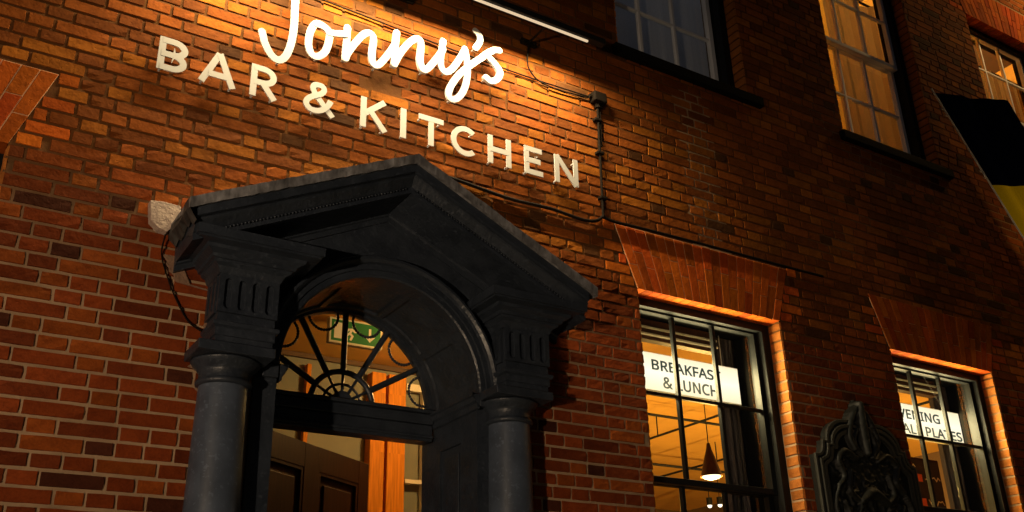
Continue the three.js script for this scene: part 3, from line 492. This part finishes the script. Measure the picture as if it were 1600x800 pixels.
// room fittings
for (const [x, z, lb] of [[1.85, -1.5, 'conical brown pendant lamp hanging in the left lit window'], [4.6, -2.6, 'conical brown pendant lamp deeper in the room, right of the first'], [0.7, -3.6, 'conical brown pendant lamp in the room near the left wall'], [3.3, -1.2, 'conical brown pendant lamp behind the evening sign']]) {
  const o = thing('pendant_lamp', lb, 'pendant lamp', [x, 0.79, z], 'pendant lamps of the dining room');
  part(o, 'lamp_shade', lathe([[0.083, 0.795], [0.080, 0.80], [0.068, 0.85], [0.042, 0.94], [0.022, 1.0], [0.012, 1.05], [0.0, 1.052]], x, z, 28), M.doorWood);
  part(o, 'cord', rod([x, 1.05, z], [x, 1.70, z], 0.004, 6), M.black);
  part(o, 'glowing_bulb', new THREE.SphereGeometry(0.07, 16, 10).scale(1, 0.35, 1).translate(x, 0.797, z), lamp([1, 0.82, 0.5], 3));
  const l = new THREE.PointLight(C(1, 0.60, 0.15), 18); l.position.set(x, 0.757, z); l.castShadow = true; l.shadow.radius = 3; scene.add(l);
}
{
  const o = thing('ceiling_pipes', 'thin dark conduit grid hung under the orange dining room ceiling', 'ceiling pipes', [3, 1.5, -3]);
  part(o, 'pipe', rod([2.62, 1.5, -5.6], [2.57, 1.5, -0.6], 0.011), M.black); part(o, 'pipe', rod([3.84, 1.5, -5.6], [3.9, 1.5, -0.6], 0.012), M.black); part(o, 'pipe', rod([1.5, 1.5, -3.95], [6.3, 1.5, -3.87], 0.014), M.black); part(o, 'pipe', rod([1.5, 1.5, -2.35], [5.3, 1.5, -2.35], 0.012), M.black);
  for (const [x, z] of [[2.60, -2.94], [2.59, -1.6], [3.86, -3.5], [2.61, -4.4], [3.85, -5]]) part(o, 'hanging_rod', rod([x, 1.5, z], [x, 1.70, z], 0.006, 6), M.black);
}
for (const [x0, x1, lb] of [[0.04, 0.86, 'stepped brown and cream blind cassette at the head of the left lit window'], [2.22, 3.05, 'stepped brown and cream blind cassette at the head of the right lit window']]) {
  const o = thing('window_blind', lb, 'window blind', [x0, 1.25, -0.28]);
  part(o, 'cassette', [bx(x0, x1, 1.27, 1.40, -0.36, -0.30, 0.004)], M.doorWood); part(o, 'blind_slats', [bx(x0, x1, 1.335, 1.35, -0.30, -0.285, 0.004), bx(x0, x1, 1.29, 1.305, -0.30, -0.28, 0.004)], M.slat);
}
{ // menu board behind the right window
  const t = canvasTex(256, 512, (c, w, h) => { c.fillStyle = '#24150e'; c.fillRect(0, 0, w, h); const r = rngOf(5); for (let k = 0; k < 9; k++) { const y = 24 + k * 54; if (k % 2) { c.fillStyle = '#e0622a'; c.fillRect(90 + r() * 40, y - 14, 46, 34); } c.strokeStyle = '#e9dcc0'; c.lineWidth = 6; c.beginPath(); for (let i = 0; i < 9; i++) c.lineTo(20 + (k % 2 ? 140 : 0) + i * 12, y + (r() - 0.5) * 26); c.stroke(); } });
  const o = thing('menu_board', 'dark menu board with pale scrawls and orange patches low behind the evening sign', 'menu board', [3.6, 0.2, -0.95]);
  part(o, 'board', bx(3.30, 3.86, 0.05, 1.0, -0.99, -0.952, 0.004), M.doorWood);
  part(o, 'board_face', faceUV(3.32, 3.84, 0.07, 0.98, -0.9505), new THREE.MeshStandardMaterial({ map: t, emissiveMap: null, roughness: 0.7 }), { keepUV: true });
  part(o, 'bracket', [rod([3.4, 1.0, -0.97], [3.4, 1.70, -0.97], 0.004, 6), rod([3.76, 1.0, -0.97], [3.76, 1.70, -0.97], 0.004, 6)], M.black);
}
// lamps in the upper rooms
for (const [x, z, k, lb] of [[3.4, -1.9, 9, 'hanging globe lamp in the amber upper room'], [5.2, -1.6, 8, 'hanging globe lamp in the upper room behind the flag']]) {
  const o = thing('globe_lamp', lb, 'globe lamp', [x, 5.3, z]);
  part(o, 'glowing_globe', new THREE.SphereGeometry(0.09, 20, 14).translate(x, 5.35, z), lamp([1, 0.62, 0.24], 1.6)); part(o, 'cord', rod([x, 5.44, z], [x, 5.75, z], 0.005, 6), M.black);
  const l = new THREE.PointLight(C(1, 0.66, 0.25), k); l.position.set(x, 5.35, z); l.castShadow = true; l.shadow.radius = 4; scene.add(l);
}

{  // cool lamp added behind the curtains to turn them blue grey
  const o = thing('globe_lamp', 'added dim cool globe lamp, unseen, lightening the grey curtains of the unlit looking upper room', 'globe lamp', [0.5, 5.3, -1.5]);
  part(o, 'glowing_globe', new THREE.SphereGeometry(0.09, 20, 14).translate(0.5, 5.35, -1.5), lamp([0.8, 0.88, 1], 0.6)); part(o, 'cord', rod([0.5, 5.44, -1.5], [0.5, 5.75, -1.5], 0.005, 6), M.black);
  const l = new THREE.PointLight(C(0.85, 0.9, 1), 0.8); l.position.set(0.5, 5.35, -1.5); l.castShadow = true; l.shadow.radius = 4; scene.add(l);
}
for (const [p, lb] of [[[5.113, 1.368, -5], 'left of two tiny bright ceiling spots deep in the dining room'], [[5.284, 1.388, -5], 'right of two tiny bright ceiling spots deep in the dining room']]) {
  const o = thing('ceiling_spot', lb, 'spot lamp', p);
  part(o, 'spot_can', new THREE.CylinderGeometry(0.035, 0.035, 0.09, 14).translate(p[0], p[1] + 0.05, p[2]), M.black); part(o, 'stem', rod([p[0], p[1] + 0.09, p[2]], [p[0], 1.70, p[2]], 0.005, 6), M.black); part(o, 'glowing_lens', new THREE.SphereGeometry(0.028, 10, 8).translate(...p), lamp([1, 0.85, 0.6], 2.5));
}
// ---------------------------------------------------------------- signs on the wall
const LZ = 0.031, LT = 0.006;
function ribbon(pts, w, opt = {}) { // flat stroke along a curve, round or square ends, its face climbing a hair so that crossings do not coincide
  const c = opt.straight ? null : new THREE.SplineCurve(pts.map((p) => new THREE.Vector2(...p)));
  const P = c ? c.getSpacedPoints(opt.n || 60) : pts.map((p) => new THREE.Vector2(...p)), n = P.length, L = [], R = [];
  const z = (i) => LZ + LT + (opt.lift || 0) + (opt.climb ?? 0.002) * i / n, cap = [];
  for (let i = 0; i < n; i++) {
    const a = P[Math.max(0, i - 1)], b = P[Math.min(n - 1, i + 1)], t = b.clone().sub(a).normalize(); let m = w / 2;
    if (c === null && i > 0 && i < n - 1) { const u = P[i].clone().sub(a).normalize(), v = b.clone().sub(P[i]).normalize(), h = u.clone().add(v).normalize(); m = w / 2 / Math.max(0.35, h.dot(u)); L.push([P[i].x - h.y * m, P[i].y + h.x * m]); R.push([P[i].x + h.y * m, P[i].y - h.x * m]); continue; }
    L.push([P[i].x - t.y * m, P[i].y + t.x * m]); R.push([P[i].x + t.y * m, P[i].y - t.x * m]);
  }
  const q = [];
  for (let i = 1; i < n; i++) {
    const a = (v, k, zz) => [v[k][0], v[k][1], zz];
    q.push([a(R, i - 1, z(i - 1)), a(R, i, z(i)), a(L, i, z(i)), a(L, i - 1, z(i - 1))]);
    q.push([a(L, i - 1, z(i - 1)), a(L, i, z(i)), a(L, i, LZ), a(L, i - 1, LZ)], [a(R, i, z(i)), a(R, i - 1, z(i - 1)), a(R, i - 1, LZ), a(R, i, LZ)]);
    q.push([a(L, i - 1, LZ), a(L, i, LZ), a(R, i, LZ), a(R, i - 1, LZ)]);
  }
  for (const [k, s] of [[0, -1], [n - 1, 1]]) {
    const t = P[Math.min(n - 1, k + 1)].clone().sub(P[Math.max(0, k - 1)]).normalize().multiplyScalar(s), nn = new THREE.Vector2(-t.y, t.x);
    if (opt.round) { let prev = null; for (let i = 0; i <= 12; i++) { const a = -Math.PI / 2 + Math.PI * i / 12, e = [P[k].x + (t.x * Math.cos(a) + nn.x * Math.sin(a)) * w / 2, P[k].y + (t.y * Math.cos(a) + nn.y * Math.sin(a)) * w / 2]; if (prev) { q.push([[P[k].x, P[k].y, z(k)], [...prev, z(k)], [...e, z(k)]], [[...prev, z(k)], [...prev, LZ], [...e, LZ], [...e, z(k)]]); } prev = e; } }
    else q.push([[...L[k], LZ], [...L[k], z(k)], [...R[k], z(k)], [...R[k], LZ]]);
  }
  return quads(q);
}
const pin = (x, y) => rod([x, y, -0.01], [x, y, LZ + 0.002], 0.006, 8);
{
  const o = thing('script_sign', 'cream handwritten script name sign glowing under the lamp bar, upper row', 'sign lettering', [-1.6, 2.2, 0.04]);
  const w = 0.0385, r = (p, n, lift = 0, ww = w) => ribbon(p, ww, { round: true, n, lift, climb: 0.0025 });
  const let_ = (g, pins) => part(o, 'letter', [...g, ...pins.map(([x, y]) => pin(x, y))], M.letter);
  let_([r([[-2.302, 2.337], [-2.281, 2.272], [-2.244, 2.217], [-2.204, 2.203], [-2.171, 2.244], [-2.151, 2.328], [-2.144, 2.424], [-2.146, 2.518], [-2.149, 2.60], [-2.155, 2.69], [-2.18, 2.735], [-2.23, 2.735]], 80)], [[-2.204, 2.203], [-2.146, 2.5]]);
  let_([r([[-1.961, 2.462], [-1.985, 2.487], [-2.029, 2.490], [-2.056, 2.432], [-2.062, 2.352], [-2.044, 2.299], [-2.010, 2.293], [-1.971, 2.339], [-1.955, 2.416], [-1.957, 2.463], [-1.990, 2.487], [-2.025, 2.488]], 80), r([[-1.957, 2.459], [-1.915, 2.468], [-1.868, 2.482]], 16, 0.004, 0.036)], [[-2.01, 2.293]]);
  let_([r([[-1.858, 2.529], [-1.860, 2.427], [-1.863, 2.331]], 20, 0.0003), r([[-1.861, 2.335], [-1.850, 2.372], [-1.814, 2.444], [-1.767, 2.519], [-1.731, 2.538], [-1.711, 2.510], [-1.716, 2.431], [-1.713, 2.368], [-1.692, 2.348], [-1.662, 2.378], [-1.610, 2.470], [-1.583, 2.528]], 80, 0.004)], [[-1.863, 2.34], [-1.69, 2.348]]);
  let_([r([[-1.579, 2.597], [-1.587, 2.486], [-1.589, 2.388]], 20, 0.008), r([[-1.588, 2.392], [-1.560, 2.463], [-1.513, 2.547], [-1.467, 2.596], [-1.440, 2.594], [-1.435, 2.541], [-1.438, 2.465], [-1.418, 2.412], [-1.383, 2.442], [-1.317, 2.550], [-1.300, 2.590]], 80, 0.0114)], [[-1.589, 2.4], [-1.415, 2.412]]);
  let_([r([[-1.292, 2.653], [-1.305, 2.554], [-1.305, 2.482], [-1.277, 2.453], [-1.237, 2.486], [-1.188, 2.571], [-1.160, 2.632]], 50, 0.0005), r([[-1.155, 2.647], [-1.139, 2.545], [-1.144, 2.450], [-1.165, 2.368], [-1.205, 2.305], [-1.243, 2.287], [-1.259, 2.313], [-1.243, 2.374], [-1.189, 2.469], [-1.106, 2.566], [-1.03, 2.642]], 90, 0.004)], [[-1.28, 2.455], [-1.24, 2.29]]);
  let_([r([[-1.05, 2.625], [-1.010, 2.668], [-0.969, 2.703], [-0.931, 2.716]], 24, 0.0075), r([[-1.012, 2.650], [-0.963, 2.612], [-0.929, 2.565], [-0.950, 2.512], [-0.991, 2.483], [-1.024, 2.497]], 50, 0.0108)], [[-1.02, 2.497], [-0.935, 2.714]]);
  part(o, 'apostrophe', [r([[-1.083, 2.802], [-1.056, 2.777], [-1.056, 2.735], [-1.084, 2.682]], 24, 0, 0.038), pin(-1.084, 2.684)], M.letter);
}
{
  const o = thing('capital_letter_sign', 'cream capital letters reading bar and kitchen, lower row above the pediment', 'sign lettering', [-1.6, 1.965, 0.04]);
  const y0 = 1.963, y1 = 2.139, H = y1 - y0, w = 0.031;
  let lift = 0; const s = (pts, opt = {}) => ribbon(pts, opt.w || w, { straight: !opt.n, n: opt.n, lift: (lift += 0.0004), climb: opt.climb || 0 });
  const letter = (x0, x1, f, pins) => { lift = 0; const W = x1 - x0, at = (u, v) => [x0 + u * W, y0 + v * H]; part(o, 'letter', [...f(at, w / 2 / W, w / 2 / H), ...pins.map(([u, v]) => pin(...at(u, v)))], M.letter); };
  const bowl = (at, cx, ca, cb, ux, a0, a1, n = 18) => Array.from({ length: n + 1 }, (_, i) => { const a = lerp(a0, a1, i / n) * D; return at(cx + ux * Math.cos(a), (ca + cb) / 2 + (cb - ca) / 2 * Math.sin(a)); });
  letter(-2.767, -2.635, (at, i, j) => [s([at(i, 0), at(i, 1)]), s([at(0.1, 1 - j), at(0.45, 1 - j), ...bowl(at, 0.48, 0.5, 1 - j, 0.40, 90, -90), at(0.1, 0.5)]), s([at(0.1, 0.5), at(0.5, 0.5), ...bowl(at, 0.50, j, 0.5, 0.5 - i, 90, -90), at(0.1, j)])], [[0.15, 0.08], [0.15, 0.9]]);
  letter(-2.578, -2.402, (at, i, j) => [s([at(i * 0.9, 0), at(0.5, 0.985)]), s([at(1 - i * 0.9, 0), at(0.5, 0.985)]), s([at(0.25, 0.30), at(0.75, 0.30)])], [[0.12, 0.07], [0.88, 0.07]]);
  letter(-2.335, -2.203, (at, i, j) => [s([at(i, 0), at(i, 1)]), s([at(0.1, 1 - j), at(0.45, 1 - j), ...bowl(at, 0.46, 0.46, 1 - j, 0.5 - i, 90, -90), at(0.1, 0.46)]), s([at(0.45, 0.46), at(1 - i * 0.6, 0)])], [[0.15, 0.07], [0.85, 0.07]]);
  letter(-2.070, -1.904, (at, i, j) => [s([at(1 - i * 0.5, 0.0), at(0.66, 0.30), at(0.40, 0.58), at(0.29, 0.76), at(0.32, 0.89), at(0.46, 1 - j * 0.8), at(0.60, 0.90), at(0.63, 0.77), at(0.52, 0.64), at(0.28, 0.50), at(0.13, 0.36), at(0.11, 0.20), at(0.24, j * 0.9), at(0.46, j * 0.85), at(0.66, 0.18), at(0.80, 0.36), at(0.86, 0.50)], { n: 70, w: 0.029, climb: 0.004 })], [[0.35, 0.08], [0.45, 0.9]]);
  letter(-1.764, -1.613, (at, i, j) => [s([at(i, 0), at(i, 1)]), s([at(0.16, 0.46), at(1 - i * 1.3, 1)]), s([at(0.34, 0.60), at(1 - i * 0.9, 0)])], [[0.12, 0.07], [0.85, 0.08]]);
  letter(-1.541, -1.506, (at, i, j) => [s([at(0.5, 0), at(0.5, 1)], { w: 0.032 })], [[0.5, 0.1], [0.5, 0.9]]);
  letter(-1.434, -1.288, (at, i, j) => [s([at(0.5, 0), at(0.5, 1 - j)]), s([at(0, 1 - j), at(1, 1 - j)])], [[0.1, 0.88], [0.9, 0.88], [0.5, 0.08]]);
  letter(-1.241, -1.078, (at, i, j) => [s(bowl(at, 0.54, j * 0.85, 1 - j * 0.85, 0.54 - i, 48, 312, 40))], [[0.82, 0.83], [0.82, 0.17]]);
  letter(-1.012, -0.864, (at, i, j) => [s([at(i, 0), at(i, 1)]), s([at(1 - i, 0), at(1 - i, 1)]), s([at(0.1, 0.51), at(0.9, 0.51)])], [[0.12, 0.07], [0.88, 0.07]]);
  letter(-0.776, -0.655, (at, i, j) => [s([at(i, 0), at(i, 1)]), s([at(0.1, 1 - j), at(0.97, 1 - j)]), s([at(0.1, 0.51), at(0.88, 0.51)]), s([at(0.1, j), at(1, j)])], [[0.7, 0.7], [0.15, 0.07]]);
  letter(-0.572, -0.410, (at, i, j) => [s([at(i, 0), at(i, 1)]), s([at(1 - i, 0), at(1 - i, 1)]), s([at(i * 0.95, 0.985), at(1 - i * 0.95, 0.015)])], [[0.1, 0.07], [0.9, 0.9]]);
}
{ // lamp bar over the script sign
  const o = thing('sign_light', 'long thin lamp bar on short arms washing the brick under it with warm light', 'sign light', [XC, 2.86, 0.2]);
  const x0 = -2.74, x1 = -0.415, y = 2.856, z = 0.213;
  part(o, 'housing', [bx(x0 - 0.12, x1 + 0.12, y + 0.012, y + 0.052, z - 0.026, z + 0.026, 0.006)], M.black);
  part(o, 'light_strip', bx(x0, x1, y - 0.001, y + 0.0105, z - 0.006, z + 0.008, 0.003), lamp([1, 0.74, 0.46], 0.8));
  for (const x of [-0.70, -1.518, -2.336]) {
    part(o, 'arm', rod([x, y + 0.02, 0.008], [x, y + 0.02, z - 0.02], 0.0075), M.rubber);
    part(o, 'wall_plate', [bx(x - 0.055, x + 0.055, y, y + 0.04, -0.012, 0.016, 0.006), new THREE.SphereGeometry(0.012, 8, 6).translate(x - 0.038, y + 0.02, 0.018), new THREE.SphereGeometry(0.012, 8, 6).translate(x + 0.038, y + 0.02, 0.018)], M.rubber);
  }
  const l = new THREE.RectAreaLight(C(1, 0.78, 0.44), 880, x1 - x0, 0.022); l.position.set((x0 + x1) / 2, y - 0.008, z); l.lookAt((x0 + x1) / 2, y - 0.008 - 0.955, z + 0.27); scene.add(l);
}
// wiring
const cable = (name, label, pts, r, mat = M.rubber, straight = false) => { const o = thing(name, label, 'cable', pts[0]); part(o, 'sheath', tube(pts, r, pts.length * 12, 7, straight), mat); return o; };
cable('cable', 'thin dark cable along a brick joint behind the script letters', [[-2.7, 2.70, 0.008], [-1.977, 2.672, 0.008], [-1.57, 2.654, 0.008], [-1.253, 2.640, 0.008], [-0.699, 2.629, 0.008], [-0.25, 2.634, 0.012]], 0.0048);
cable('cable', 'looped cable dropping from the right lamp arm to the junction box', [[-0.700, 2.856, 0.012], [-0.712, 2.80, 0.014], [-0.712, 2.70, 0.012], [-0.66, 2.635, 0.012], [-0.55, 2.610, 0.012], [-0.25, 2.626, 0.012]], 0.0048);
cable('cable', 'thick dark cable from the conduit foot along the joint towards the pediment', [[-0.232, 1.832, 0.012], [-0.27, 1.800, 0.012], [-0.36, 1.775, 0.016], [-0.60, 1.792, 0.014], [-0.86, 1.787, 0.012], [-1.22, 1.816, 0.012], [-1.45, 1.822, 0.012]], 0.010);
cable('cable', 'dark cable lying along the top of the red arch of the breakfast window', [[-0.225, 1.83, 0.012], [-0.17, 1.818, 0.014], [0.03, 1.822, 0.014], [0.5, 1.826, 0.014], [1.3, 1.826, 0.014], [1.6, 1.83, 0.012]], 0.009);
cable('cable', 'loose dark cable hanging from the left eave down to the column capital', [[-2.63, 1.16, 0.03], [-2.632, 1.08, 0.012], [-2.60, 0.99, 0.008], [-2.545, 0.88, 0.008], [-2.48, 0.79, 0.008], [-2.41, 0.745, 0.03]], 0.0036);
{
  const o = thing('conduit', 'vertical dark conduit with a junction box at its top, right of the last capital letter', 'conduit', [-0.225, 1.83, 0.02]);
  part(o, 'pipe', [rod([-0.232, 1.825, 0.018], [-0.218, 2.60, 0.018], 0.0085, 12), rod([-0.206, 2.3, 0.016], [-0.200, 2.60, 0.016], 0.006, 10)], M.rubber);
  part(o, 'junction_box', [bx(-0.262, -0.165, 2.595, 2.668, -0.01, 0.055, 0.012), rod([-0.218, 2.565, 0.02], [-0.218, 2.60, 0.02], 0.018, 12), rod([-0.198, 2.57, 0.02], [-0.198, 2.60, 0.02], 0.014, 12), rod([-0.28, 2.632, 0.02], [-0.26, 2.632, 0.02], 0.014, 12)], M.rubber);
  for (const y of [1.95, 2.25, 2.48]) part(o, 'clip', bx(-0.25, -0.2, y - 0.01, y + 0.01, -0.004, 0.032, 0.006), M.rubber);
}
{ // pale stone at the left eave
  const o = thing('stone_block', 'pale broken stone block set in the wall at the left end of the pediment', 'stone block', [-2.65, 1.17, 0]);
  part(o, 'stone', extr(shapeOf([[-2.712, 1.297], [-2.66, 1.304], [-2.585, 1.30], [-2.578, 1.25], [-2.60, 1.20], [-2.628, 1.168], [-2.665, 1.178], [-2.700, 1.206]]), 0.065, -0.02, 0.002), M.stone);
}
// ---------------------------------------------------------------- carved plaque
{
  const o = thing('carved_plaque', 'black carved plaque with a stepped moulded edge and scrolled relief between the two lit windows', 'plaque', [1.675, -0.6, 0]);
  const cx = 1.69, half = (k) => { const i = k; // left outline, inset i
    const l = [[-0.465 + i, -0.62 + i], [-0.465 + i, 0.60 - i * 0.9], [-0.43 + i * 0.6, 0.605 - i * 0.9]];
    for (let a = 0; a <= 6; a++) l.push([-0.43 + i + (0.045) * Math.sin(a / 6 * 1.57), 0.605 - i * 0.6 + 0.085 * (1 - Math.cos(a / 6 * 1.57))]);
    l.push([-0.345 + i, 0.69 - i * 0.6]);
    for (let a = 1; a <= 8; a++) l.push([-0.345 + i + (0.19 - i * 0.3) * (1 - Math.cos(a / 8 * 1.57)), 0.69 - i * 0.6 + (0.15 - i * 0.45) * Math.sin(a / 8 * 1.57)]);
    l.push([-0.10, 0.842 - i], [0, 0.842 - i]); return l; };
  const outl = (k) => { const l = half(k), r = l.slice(0, -1).reverse().map(([x, y]) => [-x, y]); return [...l, ...r].map(([x, y]) => [x + cx, y]); };
  const edgeMat = new THREE.MeshStandardMaterial({ color: C(0.026, 0.027, 0.023), roughness: 0.6 }), bm = new THREE.MeshStandardMaterial({ color: C(0.009, 0.011, 0.009), roughness: 0.55, map: paintTex });
  part(o, 'back_plate', extr(shapeOf(outl(0.002)), 0.035, -0.005), bm);
  [[0.0, 0.014, 0.052], [0.032, 0.046, 0.060], [0.062, 0.078, 0.056]].forEach(([a, b, z]) => part(o, 'moulded_edge', extr(shapeOf(outl(a), [outl(b)]), z - 0.031, 0.031, 0.004), edgeMat));
  // relief: one height field built from strokes
  const strokes = []; const st = (pts, r, h) => { const c = new THREE.CatmullRomCurve3(pts.map(([x, y]) => V(x, y, 0))); const n = 14 + pts.length * 4; for (let i = 0; i <= n; i++) { const p = c.getPoint(i / n); strokes.push([p.x, p.y, 0.7 * r * (0.75 + 0.35 * Math.sin(i / n * 3.1)), h]); } };
  const both = (pts, r, h) => { st(pts, r, h); st(pts.map(([x, y]) => [-x, y]), r, h); };
  both([[-0.02, 0.93], [-0.08, 0.86], [-0.13, 0.74], [-0.10, 0.66]], 0.03, 0.06); st([[0, 0.95], [0.0, 0.86], [0, 0.74], [0, 0.64]], 0.045, 0.085); both([[-0.05, 0.80], [-0.10, 0.70], [-0.05, 0.62]], 0.025, 0.06);
  both([[-0.10, 0.60], [-0.2, 0.64], [-0.27, 0.58], [-0.24, 0.48], [-0.30, 0.42]], 0.028, 0.06); both([[-0.17, 0.52], [-0.2, 0.40], [-0.13, 0.33], [-0.18, 0.22]], 0.026, 0.055); both([[-0.30, 0.42], [-0.35, 0.30], [-0.30, 0.20], [-0.24, 0.26], [-0.27, 0.33]], 0.024, 0.055);
  both([[-0.36, 0.12], [-0.30, 0.02], [-0.34, -0.12], [-0.25, -0.2]], 0.03, 0.055); both([[-0.25, 0.14], [-0.2, 0.02], [-0.22, -0.1]], 0.026, 0.05); st([[-0.12, 0.34], [0, 0.40], [0.12, 0.34]], 0.04, 0.075); st([[-0.13, 0.30], [-0.13, 0.05], [0, -0.12], [0.13, 0.05], [0.13, 0.30]], 0.025, 0.06);
  st([[-0.06, 0.25], [0.05, 0.16], [-0.05, 0.08], [0.03, 0]], 0.03, 0.055); both([[-0.38, -0.3], [-0.2, -0.38], [0, -0.34]], 0.04, 0.055); both([[-0.36, -0.45], [-0.18, -0.5], [0, -0.46]], 0.03, 0.05);
  const nx = 170, ny = 300, X0 = -0.40, X1 = 0.40, Y0 = -0.55, Y1 = 0.99, g = new THREE.PlaneGeometry(X1 - X0, Y1 - Y0, nx, ny), p = g.attributes.position;
  for (let i = 0; i < p.count; i++) {
    const x = p.getX(i) + (X0 + X1) / 2, y = p.getY(i) + (Y0 + Y1) / 2; let h = 0;
    const lim = y < 0.6 ? 0.44 : y < 0.69 ? 0.35 : y < 0.835 ? 0.335 - 0.19 * (1 - Math.sqrt(Math.max(0, 1 - ((y - 0.69) / 0.15) ** 2))) : 0;
    for (const [a, b, r, k] of strokes) { const d2 = (x - a) ** 2 + (y - b) ** 2; if (d2 < r * r * 4) h = Math.max(h, k * Math.sqrt(Math.max(0, 1 - d2 / (r * r * 1.6)))); }
    const rg = (1 - Math.abs(2 * fbm(Math.abs(x) * 11 + 3, y * 11, 55, 0, 3) - 1)) ** 3, leaf = 0.026 * rg * sstep(0.36, 0.28, Math.abs(x)) * sstep(0.72, 0.60, y); h = Math.max(h * 0.75, leaf);
    p.setXYZ(i, x + cx, y, h > 0.002 ? 0.024 + h + 0.006 * (fbm(x * 40, y * 40, 5) - 0.5) : Math.abs(x) > lim ? -0.03 : 0.022);
  }
  g.computeVertexNormals(); part(o, 'relief', g, bm);
}
// ---------------------------------------------------------------- flag
{
  const o = thing('flag', 'dark blue over yellow flag clipped to a slanting pole at upper right', 'flag', [3.3, 2.298, 0.5]);
  const TL = V(2.58, 3.323, 0.5), BL = V(3.31, 2.278, 0.5), TR = V(3.557, 3.566, 0.5), e1 = BL.clone().sub(TL), e2 = TR.clone().sub(TL);
  const at = (u, v) => { const p = TL.clone().addScaledVector(e2, u).addScaledVector(e1, v); p.z += (0.014 * Math.sin(u * 9 + v * 3) + 0.006 * Math.sin(u * 21 - v * 2)) * Math.min(1, u * 2.5); if (v > 0) p.y -= 0.0; return [p.x, p.y, p.z]; };
  const field = (v0, v1) => { const q = [], n = 24, m = 10; for (let i = 0; i < n; i++) for (let k = 0; k < m; k++) { const u0 = i / n * 1.02, u1 = (i + 1) / n * 1.02, a = lerp(v0, v1, k / m), b = lerp(v0, v1, (k + 1) / m); q.push([at(u0, b), at(u1, b), at(u1, a), at(u0, a)]); } return quads(q); };
  const cl = (c) => new THREE.MeshPhysicalMaterial({ color: c, map: clothTex, roughness: 1, specularIntensity: 0, side: THREE.DoubleSide });
  part(o, 'blue_field', field(0, 0.625), cl(C(0.003, 0.005, 0.02))); part(o, 'yellow_field', field(0.625, 1.35), cl(C(0.85, 0.68, 0.02)));
  const along = (v, off) => TL.clone().addScaledVector(e1, v).add(V(-0.013 - off, -0.008 - off * 0.6, 0.004)).toArray();
  part(o, 'pole', rod(along(-0.03, 0), along(1.9, 0), 0.006, 10), new THREE.MeshStandardMaterial({ color: C(0.8, 0.76, 0.70), roughness: 0.6 }));
  for (const v of [0.13, 0.55]) for (const d of [-0.022, 0.022]) part(o, 'clip', [tube([along(v + d, 0), along(v + d, 0.022), along(v + d - 0.012, 0.034)], 0.004, 12, 6)], M.steel);
}
// ---------------------------------------------------------------- lamps outside the picture: street light, and one added for the flag
{ // low floodlight on the pavement, left of the camera: the light that throws the surround's shadow to the right
  const P = [-7.2, -1.15, 4.9], o = thing('floodlight', 'low floodlight on a post at the pavement edge, left of the doorway', 'floodlight', [P[0], G, P[2]]);
  part(o, 'post', rod([P[0] - 0.1, G, P[2] + 0.1], [P[0] - 0.1, P[1] - 0.1, P[2] + 0.1], 0.04, 14), M.black);
  part(o, 'head', new RoundedBoxGeometry(0.16, 0.22, 0.3, 2, 0.02).rotateY(-0.6).translate(P[0] - 0.12, P[1], P[2] + 0.09), M.black);
  part(o, 'glowing_lens', new THREE.CircleGeometry(0.07, 24).rotateY(Math.PI / 2 + 0.7).translate(P[0] - 0.03, P[1], P[2] + 0.02), lamp([1, 0.8, 0.55], 4));
  const l = new THREE.SpotLight(C(1, 0.72, 0.46), 158, 0, 27 * D, 0.95, 2); l.position.set(...P); l.target.position.set(-2.8, 0.1, 0); l.castShadow = true; l.shadow.radius = 3; scene.add(l, l.target);
}
// wall lanterns beyond the right edge; the second is added to light the flag
for (const [P, k, lb] of [[[6.0, 5.85, 0.8], 8, 'wall lantern on a long bracket above the far right upper window'], [[4.6, 2.6, 1.3], 1.3, 'added unseen lantern on a long bracket, lighting the flag from its right']]) {
  const o = thing('wall_lantern', lb, 'wall lantern', [P[0], P[1], 0], 'wall lanterns past the flag');
  part(o, 'bracket', [rod([P[0], P[1] + 0.17, -0.01], [P[0], P[1] + 0.17, P[2]], 0.014), bx(P[0] - 0.05, P[0] + 0.05, P[1] + 0.08, P[1] + 0.26, -0.012, 0.02, 0.006)], M.black);
  part(o, 'glowing_bulb', new THREE.SphereGeometry(0.04, 16, 12).translate(...P), lamp([1, 0.6, 0.25], 1.5)); part(o, 'lantern_cap', new THREE.ConeGeometry(0.13, 0.1, 6).translate(P[0], P[1] + 0.13, P[2]), M.black);
  const l = new THREE.PointLight(C(1, 0.60, 0.22), k); l.position.set(...P); l.castShadow = true; l.shadow.radius = 4; scene.add(l);
}
renderer.render(scene, camera);
